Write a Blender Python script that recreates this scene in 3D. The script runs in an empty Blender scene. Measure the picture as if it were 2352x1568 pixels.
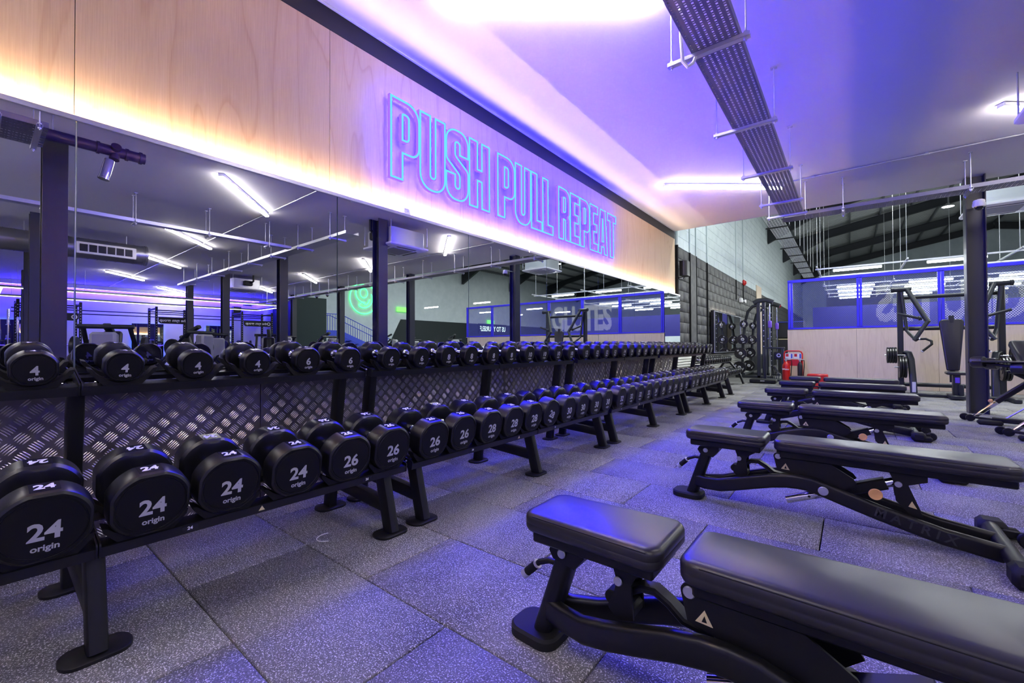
import bpy, math, random
import numpy as np
from mathutils import Vector, Matrix

R = math.radians
random.seed(7)
sc = bpy.context.scene
COL = sc.collection

# ------------------------------------------------------------------ camera
YAW, PITCH, ROLL, FOC = R(38.3837), R(0.74059), R(-0.234), 981.09
_r0 = Vector((math.cos(YAW), math.sin(YAW), 0)); _f0 = Vector((-math.sin(YAW), math.cos(YAW), 0)); _u0 = Vector((0, 0, 1))
_f = _f0*math.cos(PITCH) + _u0*math.sin(PITCH); _u = -_f0*math.sin(PITCH) + _u0*math.cos(PITCH)
_r = _r0*math.cos(ROLL) + _u*math.sin(ROLL); _up = -_r0*math.sin(ROLL) + _u*math.cos(ROLL)
cam_d = bpy.data.cameras.new('camera'); cam = bpy.data.objects.new('camera', cam_d); COL.objects.link(cam)
cam_d.sensor_width = 36.0; cam_d.lens = 36.0*FOC/2352.0; cam_d.clip_start = 0.02; cam_d.clip_end = 200
CM = Matrix.Identity(4)
for i in range(3):
    CM[i][0] = _r[i]; CM[i][1] = _up[i]; CM[i][2] = -_f[i]
CM[0][3], CM[1][3], CM[2][3] = 2.951, 0.0, 1.0
cam.matrix_world = CM
sc.camera = cam

# ------------------------------------------------------------------ world, exposure
w = bpy.data.worlds.new('world'); sc.world = w; w.use_nodes = True
bg = w.node_tree.nodes['Background']; bg.inputs[0].default_value = (0.55, 0.6, 0.75, 1); bg.inputs[1].default_value = 0.05
sc.view_settings.view_transform = 'Standard'; sc.view_settings.look = 'None'
sc.view_settings.gamma = 1.0; sc.view_settings.use_curve_mapping = False
sc.view_settings.exposure = 0.0
cy = sc.cycles
cy.max_bounces = 7; cy.diffuse_bounces = 3; cy.glossy_bounces = 5; cy.transmission_bounces = 4; cy.transparent_max_bounces = 8
cy.sample_clamp_indirect = 60.0; cy.caustics_reflective = False; cy.caustics_refractive = False
cy.use_denoising = True; cy.use_adaptive_sampling = True; cy.adaptive_threshold = 0.02
# light strengths
S_TUBE = 56.0        # ceiling light bars
S_STRIP = 5000.0       # warm strip behind the top of the long mirror
S_NEON = 80.0        # violet sides of the neon letters
S_HALL = 80.0        # hall light bars

# ------------------------------------------------------------------ materials
MATS = {}
def P(name, base, rough=0.5, metal=0.0, spec=0.5, emit=None, es=0.0, coat=0.0):
    if name in MATS: return MATS[name]
    m = bpy.data.materials.new(name); m.use_nodes = True
    b = m.node_tree.nodes['Principled BSDF']
    b.inputs['Base Color'].default_value = (*base, 1); b.inputs['Roughness'].default_value = rough
    b.inputs['Metallic'].default_value = metal; b.inputs['Specular IOR Level'].default_value = spec
    if coat: b.inputs['Coat Weight'].default_value = coat
    if emit is not None:
        b.inputs['Emission Color'].default_value = (*emit, 1); b.inputs['Emission Strength'].default_value = es
    MATS[name] = m
    return m
def nodes(m): return m.node_tree.nodes, m.node_tree.links, m.node_tree.nodes['Principled BSDF']
def coord(m, kind='Object', scale=(1, 1, 1)):
    n, l, b = nodes(m)
    if kind == 'World':
        g = n.new('ShaderNodeNewGeometry'); out = g.outputs['Position']
    else:
        t = n.new('ShaderNodeTexCoord'); out = t.outputs[kind]
    mp = n.new('ShaderNodeMapping'); mp.inputs['Scale'].default_value = scale
    l.new(out, mp.inputs['Vector']); return mp.outputs['Vector']
def noise(m, vec, scale, detail=3, rough=0.5, dist=0.0):
    n, l, b = nodes(m); t = n.new('ShaderNodeTexNoise')
    t.inputs['Scale'].default_value = scale; t.inputs['Detail'].default_value = detail
    t.inputs['Roughness'].default_value = rough; t.inputs['Distortion'].default_value = dist
    l.new(vec, t.inputs['Vector']); return t.outputs['Fac']
def ramp(m, fac, stops):
    n, l, b = nodes(m); r = n.new('ShaderNodeValToRGB'); e = r.color_ramp.elements
    e[0].position, e[0].color = stops[0][0], (*stops[0][1], 1)
    e[1].position, e[1].color = stops[-1][0], (*stops[-1][1], 1)
    for p, c in stops[1:-1]:
        x = e.new(p); x.color = (*c, 1)
    l.new(fac, r.inputs['Fac']); return r.outputs['Color']
def mix(m, fac, a, b_, mode='MIX'):
    n, l, b = nodes(m); x = n.new('ShaderNodeMix'); x.data_type = 'RGBA'; x.blend_type = mode
    for sock, v in ((x.inputs[0], fac), (x.inputs[6], a), (x.inputs[7], b_)):
        if hasattr(v, 'is_linked'): l.new(v, sock)
        elif isinstance(v, (int, float)): sock.default_value = v
        else: sock.default_value = (*v, 1)
    return x.outputs[2]
def bump(m, height, strength=0.2, dist=0.002):
    n, l, b = nodes(m); x = n.new('ShaderNodeBump'); x.inputs['Strength'].default_value = strength; x.inputs['Distance'].default_value = dist
    l.new(height, x.inputs['Height']); l.new(x.outputs['Normal'], b.inputs['Normal'])
def setc(m, sock, name='Base Color'):
    n, l, b = nodes(m); l.new(sock, b.inputs[name])
def E(name, colr, strength):
    if name in MATS: return MATS[name]
    m = bpy.data.materials.new(name); m.use_nodes = True; n = m.node_tree.nodes
    n.clear(); o = n.new('ShaderNodeOutputMaterial'); e = n.new('ShaderNodeEmission')
    e.inputs[0].default_value = (*colr, 1); e.inputs[1].default_value = strength
    m.node_tree.links.new(e.outputs[0], o.inputs[0]); MATS[name] = m
    return m

# rubber floor tile: black crumb with pale flecks and scuffs
m = P('rubber_tile', (0.03, 0.03, 0.033), 0.75, spec=0.35)
v = coord(m, 'World')
fl = noise(m, v, 185, 2, 0.6)
fleck = ramp(m, fl, [(0.55, (0, 0, 0)), (0.64, (1, 1, 1))])
big = noise(m, coord(m, 'World', (1.6, 0.7, 1)), 1.7, 4, 0.6, 0.6)
ground = ramp(m, big, [(0.3, (0.070, 0.069, 0.070)), (0.7, (0.24, 0.235, 0.23))])
fine = noise(m, v, 45, 3, 0.7)
ground = mix(m, 0.35, ground, ramp(m, fine, [(0.35, (0.05, 0.05, 0.05)), (0.7, (0.26, 0.255, 0.25))]))
setc(m, mix(m, fleck, ground, (0.72, 0.71, 0.70)))
bump(m, fl, 0.35, 0.0015)
P('tile_joint', (0.012, 0.012, 0.012), 0.9, spec=0.1)

# far rubber floor (tiles beyond the built ones), same crumb with drawn joints
m = P('rubber_floor_far', (0.05, 0.05, 0.05), 0.75, spec=0.35)
v = coord(m, 'World')
n_, l_, b_ = nodes(m)
bt = n_.new('ShaderNodeTexBrick'); bt.inputs['Scale'].default_value = 1.0
bt.inputs['Brick Width'].default_value = 1.02; bt.inputs['Row Height'].default_value = 0.505; bt.inputs['Mortar Size'].default_value = 0.004
l_.new(v, bt.inputs['Vector']); bt.inputs['Color1'].default_value = (0.19, 0.187, 0.183, 1); bt.inputs['Color2'].default_value = (0.16, 0.158, 0.155, 1); bt.inputs['Mortar'].default_value = (0.02, 0.02, 0.02, 1)
big = noise(m, v, 1.7, 4, 0.6, 0.6)
setc(m, mix(m, 0.6, bt.outputs['Color'], ramp(m, big, [(0.3, (0.3, 0.3, 0.3)), (0.7, (1, 1, 1))]), 'MULTIPLY'))

# plywood
def ply(name, a, b, c):
    m = P(name, a, 0.5, spec=0.3)
    v = coord(m, 'World', (1, 1, 0.16))
    n, l, bs = nodes(m)
    oi = n.new('ShaderNodeObjectInfo'); add = n.new('ShaderNodeVectorMath'); add.operation = 'ADD'
    sc_ = n.new('ShaderNodeVectorMath'); sc_.operation = 'SCALE'; sc_.inputs['Scale'].default_value = 37.0
    cmb = n.new('ShaderNodeCombineXYZ')
    for k in range(3): l.new(oi.outputs['Random'], cmb.inputs[k])
    l.new(cmb.outputs[0], sc_.inputs[0]); l.new(v, add.inputs[0]); l.new(sc_.outputs[0], add.inputs[1])
    vv = add.outputs[0]
    f1 = noise(m, vv, 2.3, 2, 0.45, 0.3)
    mt = n.new('ShaderNodeMath'); mt.operation = 'MULTIPLY'; mt.inputs[1].default_value = 9.0; l.new(f1, mt.inputs[0])
    fr = n.new('ShaderNodeMath'); fr.operation = 'FRACT'; l.new(mt.outputs[0], fr.inputs[0])
    rings = ramp(m, fr.outputs[0], [(0.0, b), (0.1, a), (0.75, c), (0.97, a), (1.0, b)])
    g = noise(m, coord(m, 'World', (60, 60, 1.5)), 3.0, 3, 0.6)
    grain = ramp(m, g, [(0.3, (0.86, 0.84, 0.82)), (0.7, (1.0, 1.0, 1.0))])
    setc(m, mix(m, 1.0, mix(m, 0.55, rings, a), grain, 'MULTIPLY'))
    return m
ply('plywood', (0.55, 0.385, 0.235), (0.44, 0.275, 0.155), (0.60, 0.435, 0.28))
ply('plywood_pale', (0.72, 0.59, 0.46), (0.62, 0.48, 0.36), (0.77, 0.64, 0.51))

# painted and metal
m = P('ceiling_white', (0.80, 0.79, 0.80), 0.7, spec=0.2); bump(m, noise(m, coord(m, 'World'), 350, 2), 0.04, 0.001)
P('trim_black', (0.018, 0.017, 0.019), 0.55, spec=0.3)
m = P('checker_plate', (0.2, 0.18, 0.17), 0.42, 0.95); setc(m, ramp(m, noise(m, coord(m, 'World'), 6, 4), [(0.3, (0.13, 0.115, 0.11)), (0.75, (0.26, 0.235, 0.22))]))
P('tread_bar', (0.70, 0.65, 0.60), 0.30, 0.95)
P('aluminium', (0.72, 0.72, 0.74), 0.28, 0.95)
P('galvanised', (0.60, 0.61, 0.64), 0.42, 0.85)
P('tray_steel', (0.20, 0.20, 0.24), 0.5, 0.5)
P('chrome', (0.85, 0.85, 0.87), 0.09, 1.0)
P('steel_black', (0.007, 0.007, 0.008), 0.45, spec=0.35)
P('steel_black_satin', (0.008, 0.008, 0.009), 0.36, spec=0.4)
P('machine_graphite', (0.020, 0.023, 0.026), 0.38, spec=0.5)
m = P('urethane', (0.006, 0.006, 0.007), 0.33, spec=0.5)
bump(m, noise(m, coord(m, 'Object'), 900, 2), 0.05, 0.0004)
P('urethane_face', (0.004, 0.004, 0.0045), 0.55, spec=0.25)
P('label_patch', (0.014, 0.013, 0.016), 0.25, spec=0.5)
P('print_white', (0.80, 0.80, 0.82), 0.5, spec=0.3)
P('print_grey', (0.50, 0.50, 0.52), 0.5, spec=0.3)
m = P('vinyl_black', (0.020, 0.019, 0.021), 0.34, spec=0.6)
bump(m, noise(m, coord(m, 'Object'), 700, 2), 0.08, 0.0004)
P('rubber_black', (0.010, 0.010, 0.010), 0.65, spec=0.3)
P('knob_orange', (0.86, 0.46, 0.16), 0.45, spec=0.4)
P('sticker_cream', (0.78, 0.66, 0.36), 0.5)
P('sticker_white', (0.75, 0.75, 0.75), 0.5)
P('lettering_dark', (0.034, 0.034, 0.038), 0.3, spec=0.5)
P('steel_column', (0.035, 0.036, 0.045), 0.4, spec=0.5)
P('cage_blue', (0.045, 0.035, 0.80), 0.4, spec=0.4)
P('mesh_blue', (0.07, 0.09, 0.50), 0.45)
P('mesh_white', (0.90, 0.91, 1.0), 0.5)
P('deep_blue', (0.015, 0.012, 0.20), 0.5)
P('fire_red', (0.55, 0.012, 0.010), 0.32, spec=0.5)
P('white_plastic', (0.78, 0.78, 0.78), 0.4)
P('grey_plastic', (0.30, 0.30, 0.31), 0.5)
P('black_plastic', (0.015, 0.015, 0.016), 0.4)
P('glass_dark', (0.01, 0.01, 0.012), 0.05, spec=0.8)
m = P('block_dark', (0.055, 0.056, 0.060), 0.6, spec=0.3); setc(m, ramp(m, noise(m, coord(m, 'World'), 9, 4), [(0.3, (0.045, 0.047, 0.050)), (0.75, (0.105, 0.103, 0.100))])); bump(m, noise(m, coord(m, 'World'), 160, 3), 0.2, 0.002)
P('mortar_dark', (0.014, 0.015, 0.017), 0.8, spec=0.2)
m = P('wall_pale', (0.56, 0.63, 0.65), 0.7, spec=0.2); setc(m, ramp(m, noise(m, coord(m, 'World'), 2.5, 4), [(0.3, (0.53, 0.60, 0.62)), (0.75, (0.62, 0.69, 0.70))]))
P('mortar_pale', (0.30, 0.37, 0.38), 0.8, spec=0.2)
P('wall_white', (0.74, 0.74, 0.75), 0.7, spec=0.2)
P('wall_charcoal', (0.022, 0.030, 0.032), 0.6, spec=0.3)
P('wall_green_dark', (0.016, 0.030, 0.030), 0.6, spec=0.3)
P('corrugated', (0.62, 0.61, 0.58), 0.32, 0.9)
P('roof_sheet', (0.36, 0.38, 0.38), 0.6)
P('rafter', (0.010, 0.012, 0.017), 0.5)
P('purlin', (0.16, 0.18, 0.19), 0.5, 0.3)
P('pipe_purple', (0.045, 0.025, 0.075), 0.4)
P('duct_metal', (0.30, 0.30, 0.33), 0.35, 0.8)
P('stair_blue', (0.03, 0.06, 0.55), 0.45)
P('ply_edge', (0.70, 0.55, 0.40), 0.6)
P('purple_acc', (0.22, 0.10, 0.75), 0.4)
P('silver_plastic', (0.66, 0.65, 0.70), 0.35, 0.6)
P('exit_green', (0.15, 0.75, 0.12), 0.5, emit=(0.2, 1.0, 0.12), es=2.0)
E('light_white', (1.0, 0.93, 0.93), S_TUBE)
E('strip_up', (1.0, 0.80, 0.60), 1400.0)
E('strip_small', (1.0, 0.93, 0.82), 45.0)
E('light_frame_white', (1.0, 0.97, 0.90), 4.0)
E('light_hall', (0.93, 1.0, 0.98), S_HALL)
E('strip_warm', (1.0, 0.77, 0.52), S_STRIP)
E('neon_core', (0.0020, 0.0090, 1.0), 88.0)
E('neon_violet', (0.0055, 0.0022, 1.0), S_NEON)
E('neon_green', (0.06, 1.0, 0.2), 6.0)
E('high_bay', (0.95, 1.0, 0.99), 800.0)
E('halo_cyan', (0.01, 0.10, 1.0), 14.0)
E('cove_blue', (0.03, 0.010, 1.0), 800.0)
E('screen_text', (0.75, 1.0, 0.95), 2.5)
E('screen_green', (0.1, 0.9, 0.25), 2.0)
E('screen_bg', (0.004, 0.03, 0.04), 1.0)
# mirror with faint smears
m = bpy.data.materials.new('mirror_glass'); m.use_nodes = True; MATS['mirror_glass'] = m
b = m.node_tree.nodes['Principled BSDF']; b.inputs['Metallic'].default_value = 1.0; b.inputs['Roughness'].default_value = 0.0
b.inputs['Base Color'].default_value = (0.72, 0.74, 0.75, 1)
smv = ramp(m, noise(m, coord(m, 'World', (1, 1.2, 0.9)), 1.4, 5, 0.62, 1.5), [(0.60, (0, 0, 0)), (0.78, (0.10, 0.10, 0.10))])
sms = noise(m, coord(m, 'World'), 14, 4, 0.6, 0.8)
mx_ = mix(m, 1.0, smv, ramp(m, sms, [(0.48, (0, 0, 0)), (0.66, (1, 1, 1))]), 'MULTIPLY')
n_s, l_s, b_s = nodes(m); dfs = n_s.new('ShaderNodeBsdfDiffuse'); dfs.inputs[0].default_value = (0.8, 0.8, 0.85, 1); mxs = n_s.new('ShaderNodeMixShader')
l_s.new(mx_, mxs.inputs[0]); l_s.new(b_s.outputs[0], mxs.inputs[1]); l_s.new(dfs.outputs[0], mxs.inputs[2]); l_s.new(mxs.outputs[0], n_s['Material Output'].inputs[0])
P('mirror_edge', (0.10, 0.16, 0.15), 0.1)
P('smear', (0.6, 0.6, 0.65), 0.6)

# ------------------------------------------------------------------ mesh helpers
class MB:
    def __init__(s): s.v = []; s.f = []; s.m = []
    def add(s, vs, fs, M=None, mi=0):
        o = len(s.v)
        if M is not None: vs = [M @ Vector(p) for p in vs]
        s.v += [tuple(p) for p in vs]; s.f += [tuple(i+o for i in f) for f in fs]; s.m += [mi]*len(fs)
        return s
    def convex(s, vs, fs, M=None, mi=0):
        vs = [Vector(p) for p in vs]; c = sum(vs, Vector())/len(vs); out = []
        for f in fs:
            a = vs[f[0]]; nrm = Vector((0, 0, 0))
            for k in range(1, len(f)-1): nrm += (vs[f[k]]-a).cross(vs[f[k+1]]-a)
            fc = sum((vs[i] for i in f), Vector())/len(f)
            out.append(f if nrm.dot(fc-c) >= 0 else f[::-1])
        return s.add(vs, out, M, mi)
    def box(s, c, d, M=None, ch=0.0, mi=0):
        hx, hy, hz = d[0]/2, d[1]/2, d[2]/2; cx, cy_, cz = c
        T = Matrix.Translation(c)
        if M is not None: T = M @ T
        if ch <= 0:
            vs = [(x*hx, y*hy, z*hz) for x in (-1, 1) for y in (-1, 1) for z in (-1, 1)]
            fs = [(0, 1, 3, 2), (4, 5, 7, 6), (0, 1, 5, 4), (2, 3, 7, 6), (0, 2, 6, 4), (1, 3, 7, 5)]
            return s.convex(vs, fs, T, mi)
        ch = min(ch, hx*.95, hy*.95, hz*.95)
        vs = []; ix = {}
        for a in (-1, 1):
            for b in (-1, 1):
                for e in (-1, 1):
                    ix[a, b, e] = len(vs)
                    vs += [(a*hx, b*(hy-ch), e*(hz-ch)), (a*(hx-ch), b*hy, e*(hz-ch)), (a*(hx-ch), b*(hy-ch), e*hz)]
        fs = []
        for a in (-1, 1):
            fs.append([ix[a, b, e] for b, e in ((-1, -1), (1, -1), (1, 1), (-1, 1))])
            fs.append([ix[b, a, e]+1 for b, e in ((-1, -1), (1, -1), (1, 1), (-1, 1))])
            fs.append([ix[b, e, a]+2 for b, e in ((-1, -1), (1, -1), (1, 1), (-1, 1))])
            for b in (-1, 1):
                fs.append([ix[a, b, -1], ix[a, b, 1], ix[a, b, 1]+1, ix[a, b, -1]+1])
                fs.append([ix[a, -1, b], ix[a, 1, b], ix[a, 1, b]+2, ix[a, -1, b]+2])
                fs.append([ix[-1, a, b]+1, ix[1, a, b]+1, ix[1, a, b]+2, ix[-1, a, b]+2])
                for e in (-1, 1): fs.append([ix[a, b, e], ix[a, b, e]+1, ix[a, b, e]+2])
        return s.convex(vs, fs, T, mi)
    def prism(s, poly, axis, lo, hi, M=None, mi=0):
        # poly: 2D points; axis 'y': (x,z), 'x': (y,z), 'z': (x,y)
        def p3(p, h): return {'y': (p[0], h, p[1]), 'x': (h, p[0], p[1]), 'z': (p[0], p[1], h)}[axis]
        n = len(poly); ar = sum(poly[i][0]*poly[(i+1) % n][1]-poly[(i+1) % n][0]*poly[i][1] for i in range(n))
        if ar < 0: poly = poly[::-1]
        vs = [p3(p, lo) for p in poly]+[p3(p, hi) for p in poly]
        fs = [tuple(range(n))[::-1], tuple(range(n, 2*n))]+[(i, (i+1) % n, n+(i+1) % n, n+i) for i in range(n)]
        if axis == 'y': fs = [f[::-1] for f in fs]
        return s.add(vs, fs, M, mi)
    def sweep(s, prof, path, up=None, closed=False, M=None, mi=0, cap=True, scale=None):
        path = [Vector(p) for p in path]; n = len(path); k = len(prof); vs = []; prev = None
        for i, p in enumerate(path):
            a = path[(i-1) % n] if (closed or i > 0) else p; b = path[(i+1) % n] if (closed or i < n-1) else p
            d1 = (p-a).normalized() if (p-a).length > 1e-9 else None
            d2 = (b-p).normalized() if (b-p).length > 1e-9 else None
            t = ((d1 or d2)+(d2 or d1)).normalized()
            mit = 1.0
            if d1 and d2: mit = min(1.0/max(0.35, t.dot(d1)), 2.2)
            if up is not None:
                side = t.cross(Vector(up)).normalized(); u = side.cross(t).normalized()
            else:
                if prev is None:
                    ref = Vector((0, 0, 1)) if abs(t.z) < .9 else Vector((1, 0, 0))
                    side = t.cross(ref).normalized()
                else:
                    side = (prev-t*prev.dot(t)).normalized(); mit = 1.0
                u = side.cross(t).normalized(); prev = side
            q = scale[i] if scale else 1.0
            for x, y in prof: vs.append(p+side*(x*q*(mit if up is not None else 1))+u*(y*q))
        fs = []
        m_ = n if closed else n-1
        for i in range(m_):
            for j in range(k):
                a = i*k+j; b = i*k+(j+1) % k; c = ((i+1) % n)*k+(j+1) % k; d = ((i+1) % n)*k+j
                fs.append((a, d, c, b))
        if cap and not closed:
            fs.append(tuple(range(k))); fs.append(tuple(range((n-1)*k, n*k))[::-1])
        return s.add(vs, fs, M, mi)
    def tube(s, path, r, n=10, M=None, mi=0, closed=False, up=None):
        return s.sweep([(r*math.cos(2*math.pi*i/n), -r*math.sin(2*math.pi*i/n)) for i in range(n)], path, up, closed, M, mi)
    def rod(s, a, b, w, h, up=(0, 0, 1), M=None, mi=0, ch=0.0):
        return s.sweep(rrect(w, h, ch), [a, b], up, False, M, mi)
    def lathe(s, prof, n=24, M=None, mi=0):
        vs = []; fs = []; rings = []
        for r_, h in prof:
            if r_ < 1e-6: rings.append([len(vs)]); vs.append((0, 0, h))
            else:
                rings.append(list(range(len(vs), len(vs)+n)))
                vs += [(r_*math.cos(2*math.pi*i/n), r_*math.sin(2*math.pi*i/n), h) for i in range(n)]
        for a, b in zip(rings, rings[1:]):
            for i in range(n):
                j = (i+1) % n
                if len(a) == 1 and len(b) == 1: continue
                if len(a) == 1: fs.append((a[0], b[j], b[i])[::-1])
                elif len(b) == 1: fs.append((a[i], a[j], b[0]))
                else: fs.append((a[i], a[j], b[j], b[i]))
        return s.add(vs, fs, M, mi)
    def mesh(s, me, M=None, mi=0):
        return s.add([v.co for v in me.vertices], [tuple(p.vertices) for p in me.polygons], M, mi)
    def data(s, name, mats, angle=38):
        me = bpy.data.meshes.new(name); me.from_pydata(s.v, [], s.f)
        for mt in (mats if isinstance(mats, (list, tuple)) else [mats]): me.materials.append(MATS[mt])
        if any(s.m): me.polygons.foreach_set('material_index', s.m)
        me.polygons.foreach_set('use_smooth', [True]*len(me.polygons))
        me.set_sharp_from_angle(angle=R(angle)); me.update()
        return me
    def build(s, name, mats, parent=None, angle=38):
        return obj(name, s.data(name, mats, angle), parent)
def rrect(w, h, ch=0.0, seg=1):
    if ch <= 0: return [(-w/2, h/2), (w/2, h/2), (w/2, -h/2), (-w/2, -h/2)]
    ch = min(ch, w*.49, h*.49)
    pts = []
    for cx, cy_, a0 in ((w/2-ch, h/2-ch, 90), (w/2-ch, -h/2+ch, 0), (-w/2+ch, -h/2+ch, -90), (-w/2+ch, h/2-ch, 180)):
        for k in range(seg+1):
            a = R(a0-90*k/seg); pts.append((cx+ch*math.cos(a), cy_+ch*math.sin(a)))
    return pts
def rpoly(pts, seg=6):
    """2D polygon of (x, y) or (x, y, r): corners with r are rounded."""
    out = []; n = len(pts)
    for i, p in enumerate(pts):
        if len(p) < 3 or p[2] <= 0: out.append((p[0], p[1])); continue
        a = Vector(pts[i-1][:2]); b = Vector(p[:2]); c = Vector(pts[(i+1) % n][:2])
        u = (a-b).normalized(); v = (c-b).normalized(); cosa = max(-.999, min(.999, u.dot(v))); half = math.acos(cosa)/2
        r_ = p[2]; t = r_/math.tan(half); lim = min((a-b).length, (c-b).length)*.5
        if t > lim: t = lim; r_ = t*math.tan(half)
        cen = b+(u+v).normalized()*(r_/math.sin(half)); s0 = b+u*t-cen; s1 = b+v*t-cen
        a0 = math.atan2(s0.y, s0.x); a1 = math.atan2(s1.y, s1.x); d = (a1-a0+math.pi) % (2*math.pi)-math.pi
        for k in range(seg+1):
            an = a0+d*k/seg; out.append((cen.x+r_*math.cos(an), cen.y+r_*math.sin(an)))
    return out
def offset(poly, d):
    """inward offset of a counter-clockwise convex outline"""
    n = len(poly); out = []
    for i in range(n):
        a, b, c = Vector(poly[i-1]), Vector(poly[i]), Vector(poly[(i+1) % n])
        e1 = (b-a); e2 = (c-b)
        if e1.length < 1e-9: e1 = e2
        if e2.length < 1e-9: e2 = e1
        n1 = Vector((-e1.y, e1.x)).normalized(); n2 = Vector((-e2.y, e2.x)).normalized(); nn = (n1+n2)
        nn = nn.normalized() if nn.length > 1e-6 else n1
        out.append((b.x+nn.x*d, b.y+nn.y*d))
    return out
def pad_mesh(mb, outline, layers, M=None, mi=0):
    """stack of inset outlines: layers = [(inset, z)] from bottom to top"""
    ar = sum(outline[i-1][0]*outline[i][1]-outline[i][0]*outline[i-1][1] for i in range(len(outline)))
    if ar < 0: outline = outline[::-1]
    n = len(outline); vs = []; fs = []
    for d, z in layers: vs += [(x, y, z) for x, y in offset(outline, d)]
    for k in range(len(layers)-1):
        for i in range(n):
            j = (i+1) % n; fs.append((k*n+i, k*n+j, (k+1)*n+j, (k+1)*n+i))
    fs.append(tuple(range(n))[::-1]); fs.append(tuple(range((len(layers)-1)*n, len(layers)*n)))
    return mb.add(vs, fs, M, mi)
def obj(name, me, parent=None):
    o = bpy.data.objects.new(name, me); COL.objects.link(o)
    if parent is not None: o.parent = parent
    return o
def thing(name, label, cat, loc=(0, 0, 0), rz=0.0, group=None):
    o = bpy.data.objects.new(name, None); COL.objects.link(o); o.empty_display_size = .1
    o.location = loc; o.rotation_euler = (0, 0, rz)
    return tag(o, label, cat, group)
def tag(o, label, cat, group=None, kind=None):
    o['label'] = label; o['category'] = cat
    if group: o['group'] = group
    if kind: o['kind'] = kind
    return o
def dup(root, loc=None, rz=None, label=None, group=None):
    def rec(o, par):
        c = o.copy(); COL.objects.link(c); c.parent = par
        for ch in KIDS.get(o.name, []): rec(ch, c)
        return c
    c = rec(root, None)
    if loc is not None: c.location = loc
    if rz is not None: c.rotation_euler = (0, 0, rz)
    if label: c['label'] = label
    if group: c['group'] = group
    return c
KIDS = {}
def index_kids(root):
    for o in root.children_recursive: KIDS[o.name] = list(o.children)
    KIDS[root.name] = list(root.children)
def T(x, y, z): return Matrix.Translation((x, y, z))
def RX(a): return Matrix.Rotation(R(a), 4, 'X')
def RY(a): return Matrix.Rotation(R(a), 4, 'Y')
def RZ(a): return Matrix.Rotation(R(a), 4, 'Z')
AX = {'x': RY(90), 'y': RX(-90), 'z': Matrix.Identity(4)}     # lathe axis to world axis
_texts = {}
def text_mesh(s, size, bold=0.0, cx=1.0):
    k = (s, size, bold, cx)
    if k in _texts: return _texts[k]
    c = bpy.data.curves.new('text', 'FONT'); c.body = s; c.size = size; c.align_x = 'CENTER'; c.align_y = 'CENTER'
    c.offset = bold; c.resolution_u = 3; c.space_character = cx
    o = bpy.data.objects.new('text', c); COL.objects.link(o)
    dg = bpy.context.evaluated_depsgraph_get(); dg.update()
    me = bpy.data.meshes.new_from_object(o.evaluated_get(dg))
    bpy.data.objects.remove(o); bpy.data.curves.remove(c); _texts[k] = me
    return me
def disc(mb, c, axis, r, h, n=16, ch=0.002, mi=0, M=None):
    X = T(*c) @ AX[axis]
    if M is not None: X = M @ X
    return mb.lathe([(0, -h/2), (r-ch, -h/2), (r, -h/2+ch), (r, h/2-ch), (r-ch, h/2), (0, h/2)], n, X, mi)
ORD = ['first', 'second', 'third', 'fourth', 'fifth', 'sixth', 'seventh', 'eighth', 'ninth', 'tenth', 'eleventh', 'twelfth', 'thirteenth', 'fourteenth', 'fifteenth', 'sixteenth', 'seventeenth', 'eighteenth', 'nineteenth', 'twentieth']
ORD += ['twenty-'+o for o in ORD[:9]]+['thirtieth']+['thirty-'+o for o in ORD[:9]]+['fortieth']
# ================================================================== SETTING
CEIL = 3.487; YE = 9.41; XF = 20.6; MX = 0.095
def struct(name, mb, mats, label, cat, parent=None):
    o = mb.build(name, mats, parent); tag(o, label, cat, kind='structure'); return o

# ---- floor
fb = MB(); fb.box((10, 20.5, -0.06), (22, 48, 0.07))
floor = struct('floor', fb, 'tile_joint', 'dark speckled rubber gym floor laid in long tiles', 'floor')
TL, TW, TX, TY = 1.02, 0.505, 0.78, 0.56
_tile = {}
def tile_mesh(L, W):
    k = (round(L, 3), round(W, 3))
    if k not in _tile:
        b = MB(); b.box((0, 0, -0.0125), (L-0.005, W-0.005, 0.025), ch=0.004); _tile[k] = b.data('tile', 'rubber_tile', 60)
    return _tile[k]
X0, X1, Y0, Y1 = 0.006, 6.2, -0.95, 13.05
k = -3
while TY+k*TW < Y1:
    ya = max(TY+k*TW, Y0); yb = min(TY+(k+1)*TW, Y1)
    if yb-ya > 0.03:
        xs = TX+(0.0 if k % 2 == 0 else -TL/2)-TL
        while xs < X1:
            xa, xb = max(xs, X0), min(xs+TL, X1)
            if xb-xa > 0.03:
                o = obj('tile', tile_mesh(xb-xa, yb-ya), floor); o.location = ((xa+xb)/2+random.uniform(-.001, .001), (ya+yb)/2, random.uniform(-.0015, .0))
            xs += TL
    k += 1
ff = MB()
for (xa, xb, ya, yb) in ((X1, 21, -3, 43), (-.3, X1, Y1, 43), (X0, X1, -3, Y0)):
    ff.add([(xa, ya, 0), (xb, ya, 0), (xb, yb, 0), (xa, yb, 0)], [(0, 1, 2, 3)])
o = ff.build('far_tiles', 'rubber_floor_far', floor); o['kind'] = 'stuff'

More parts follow.
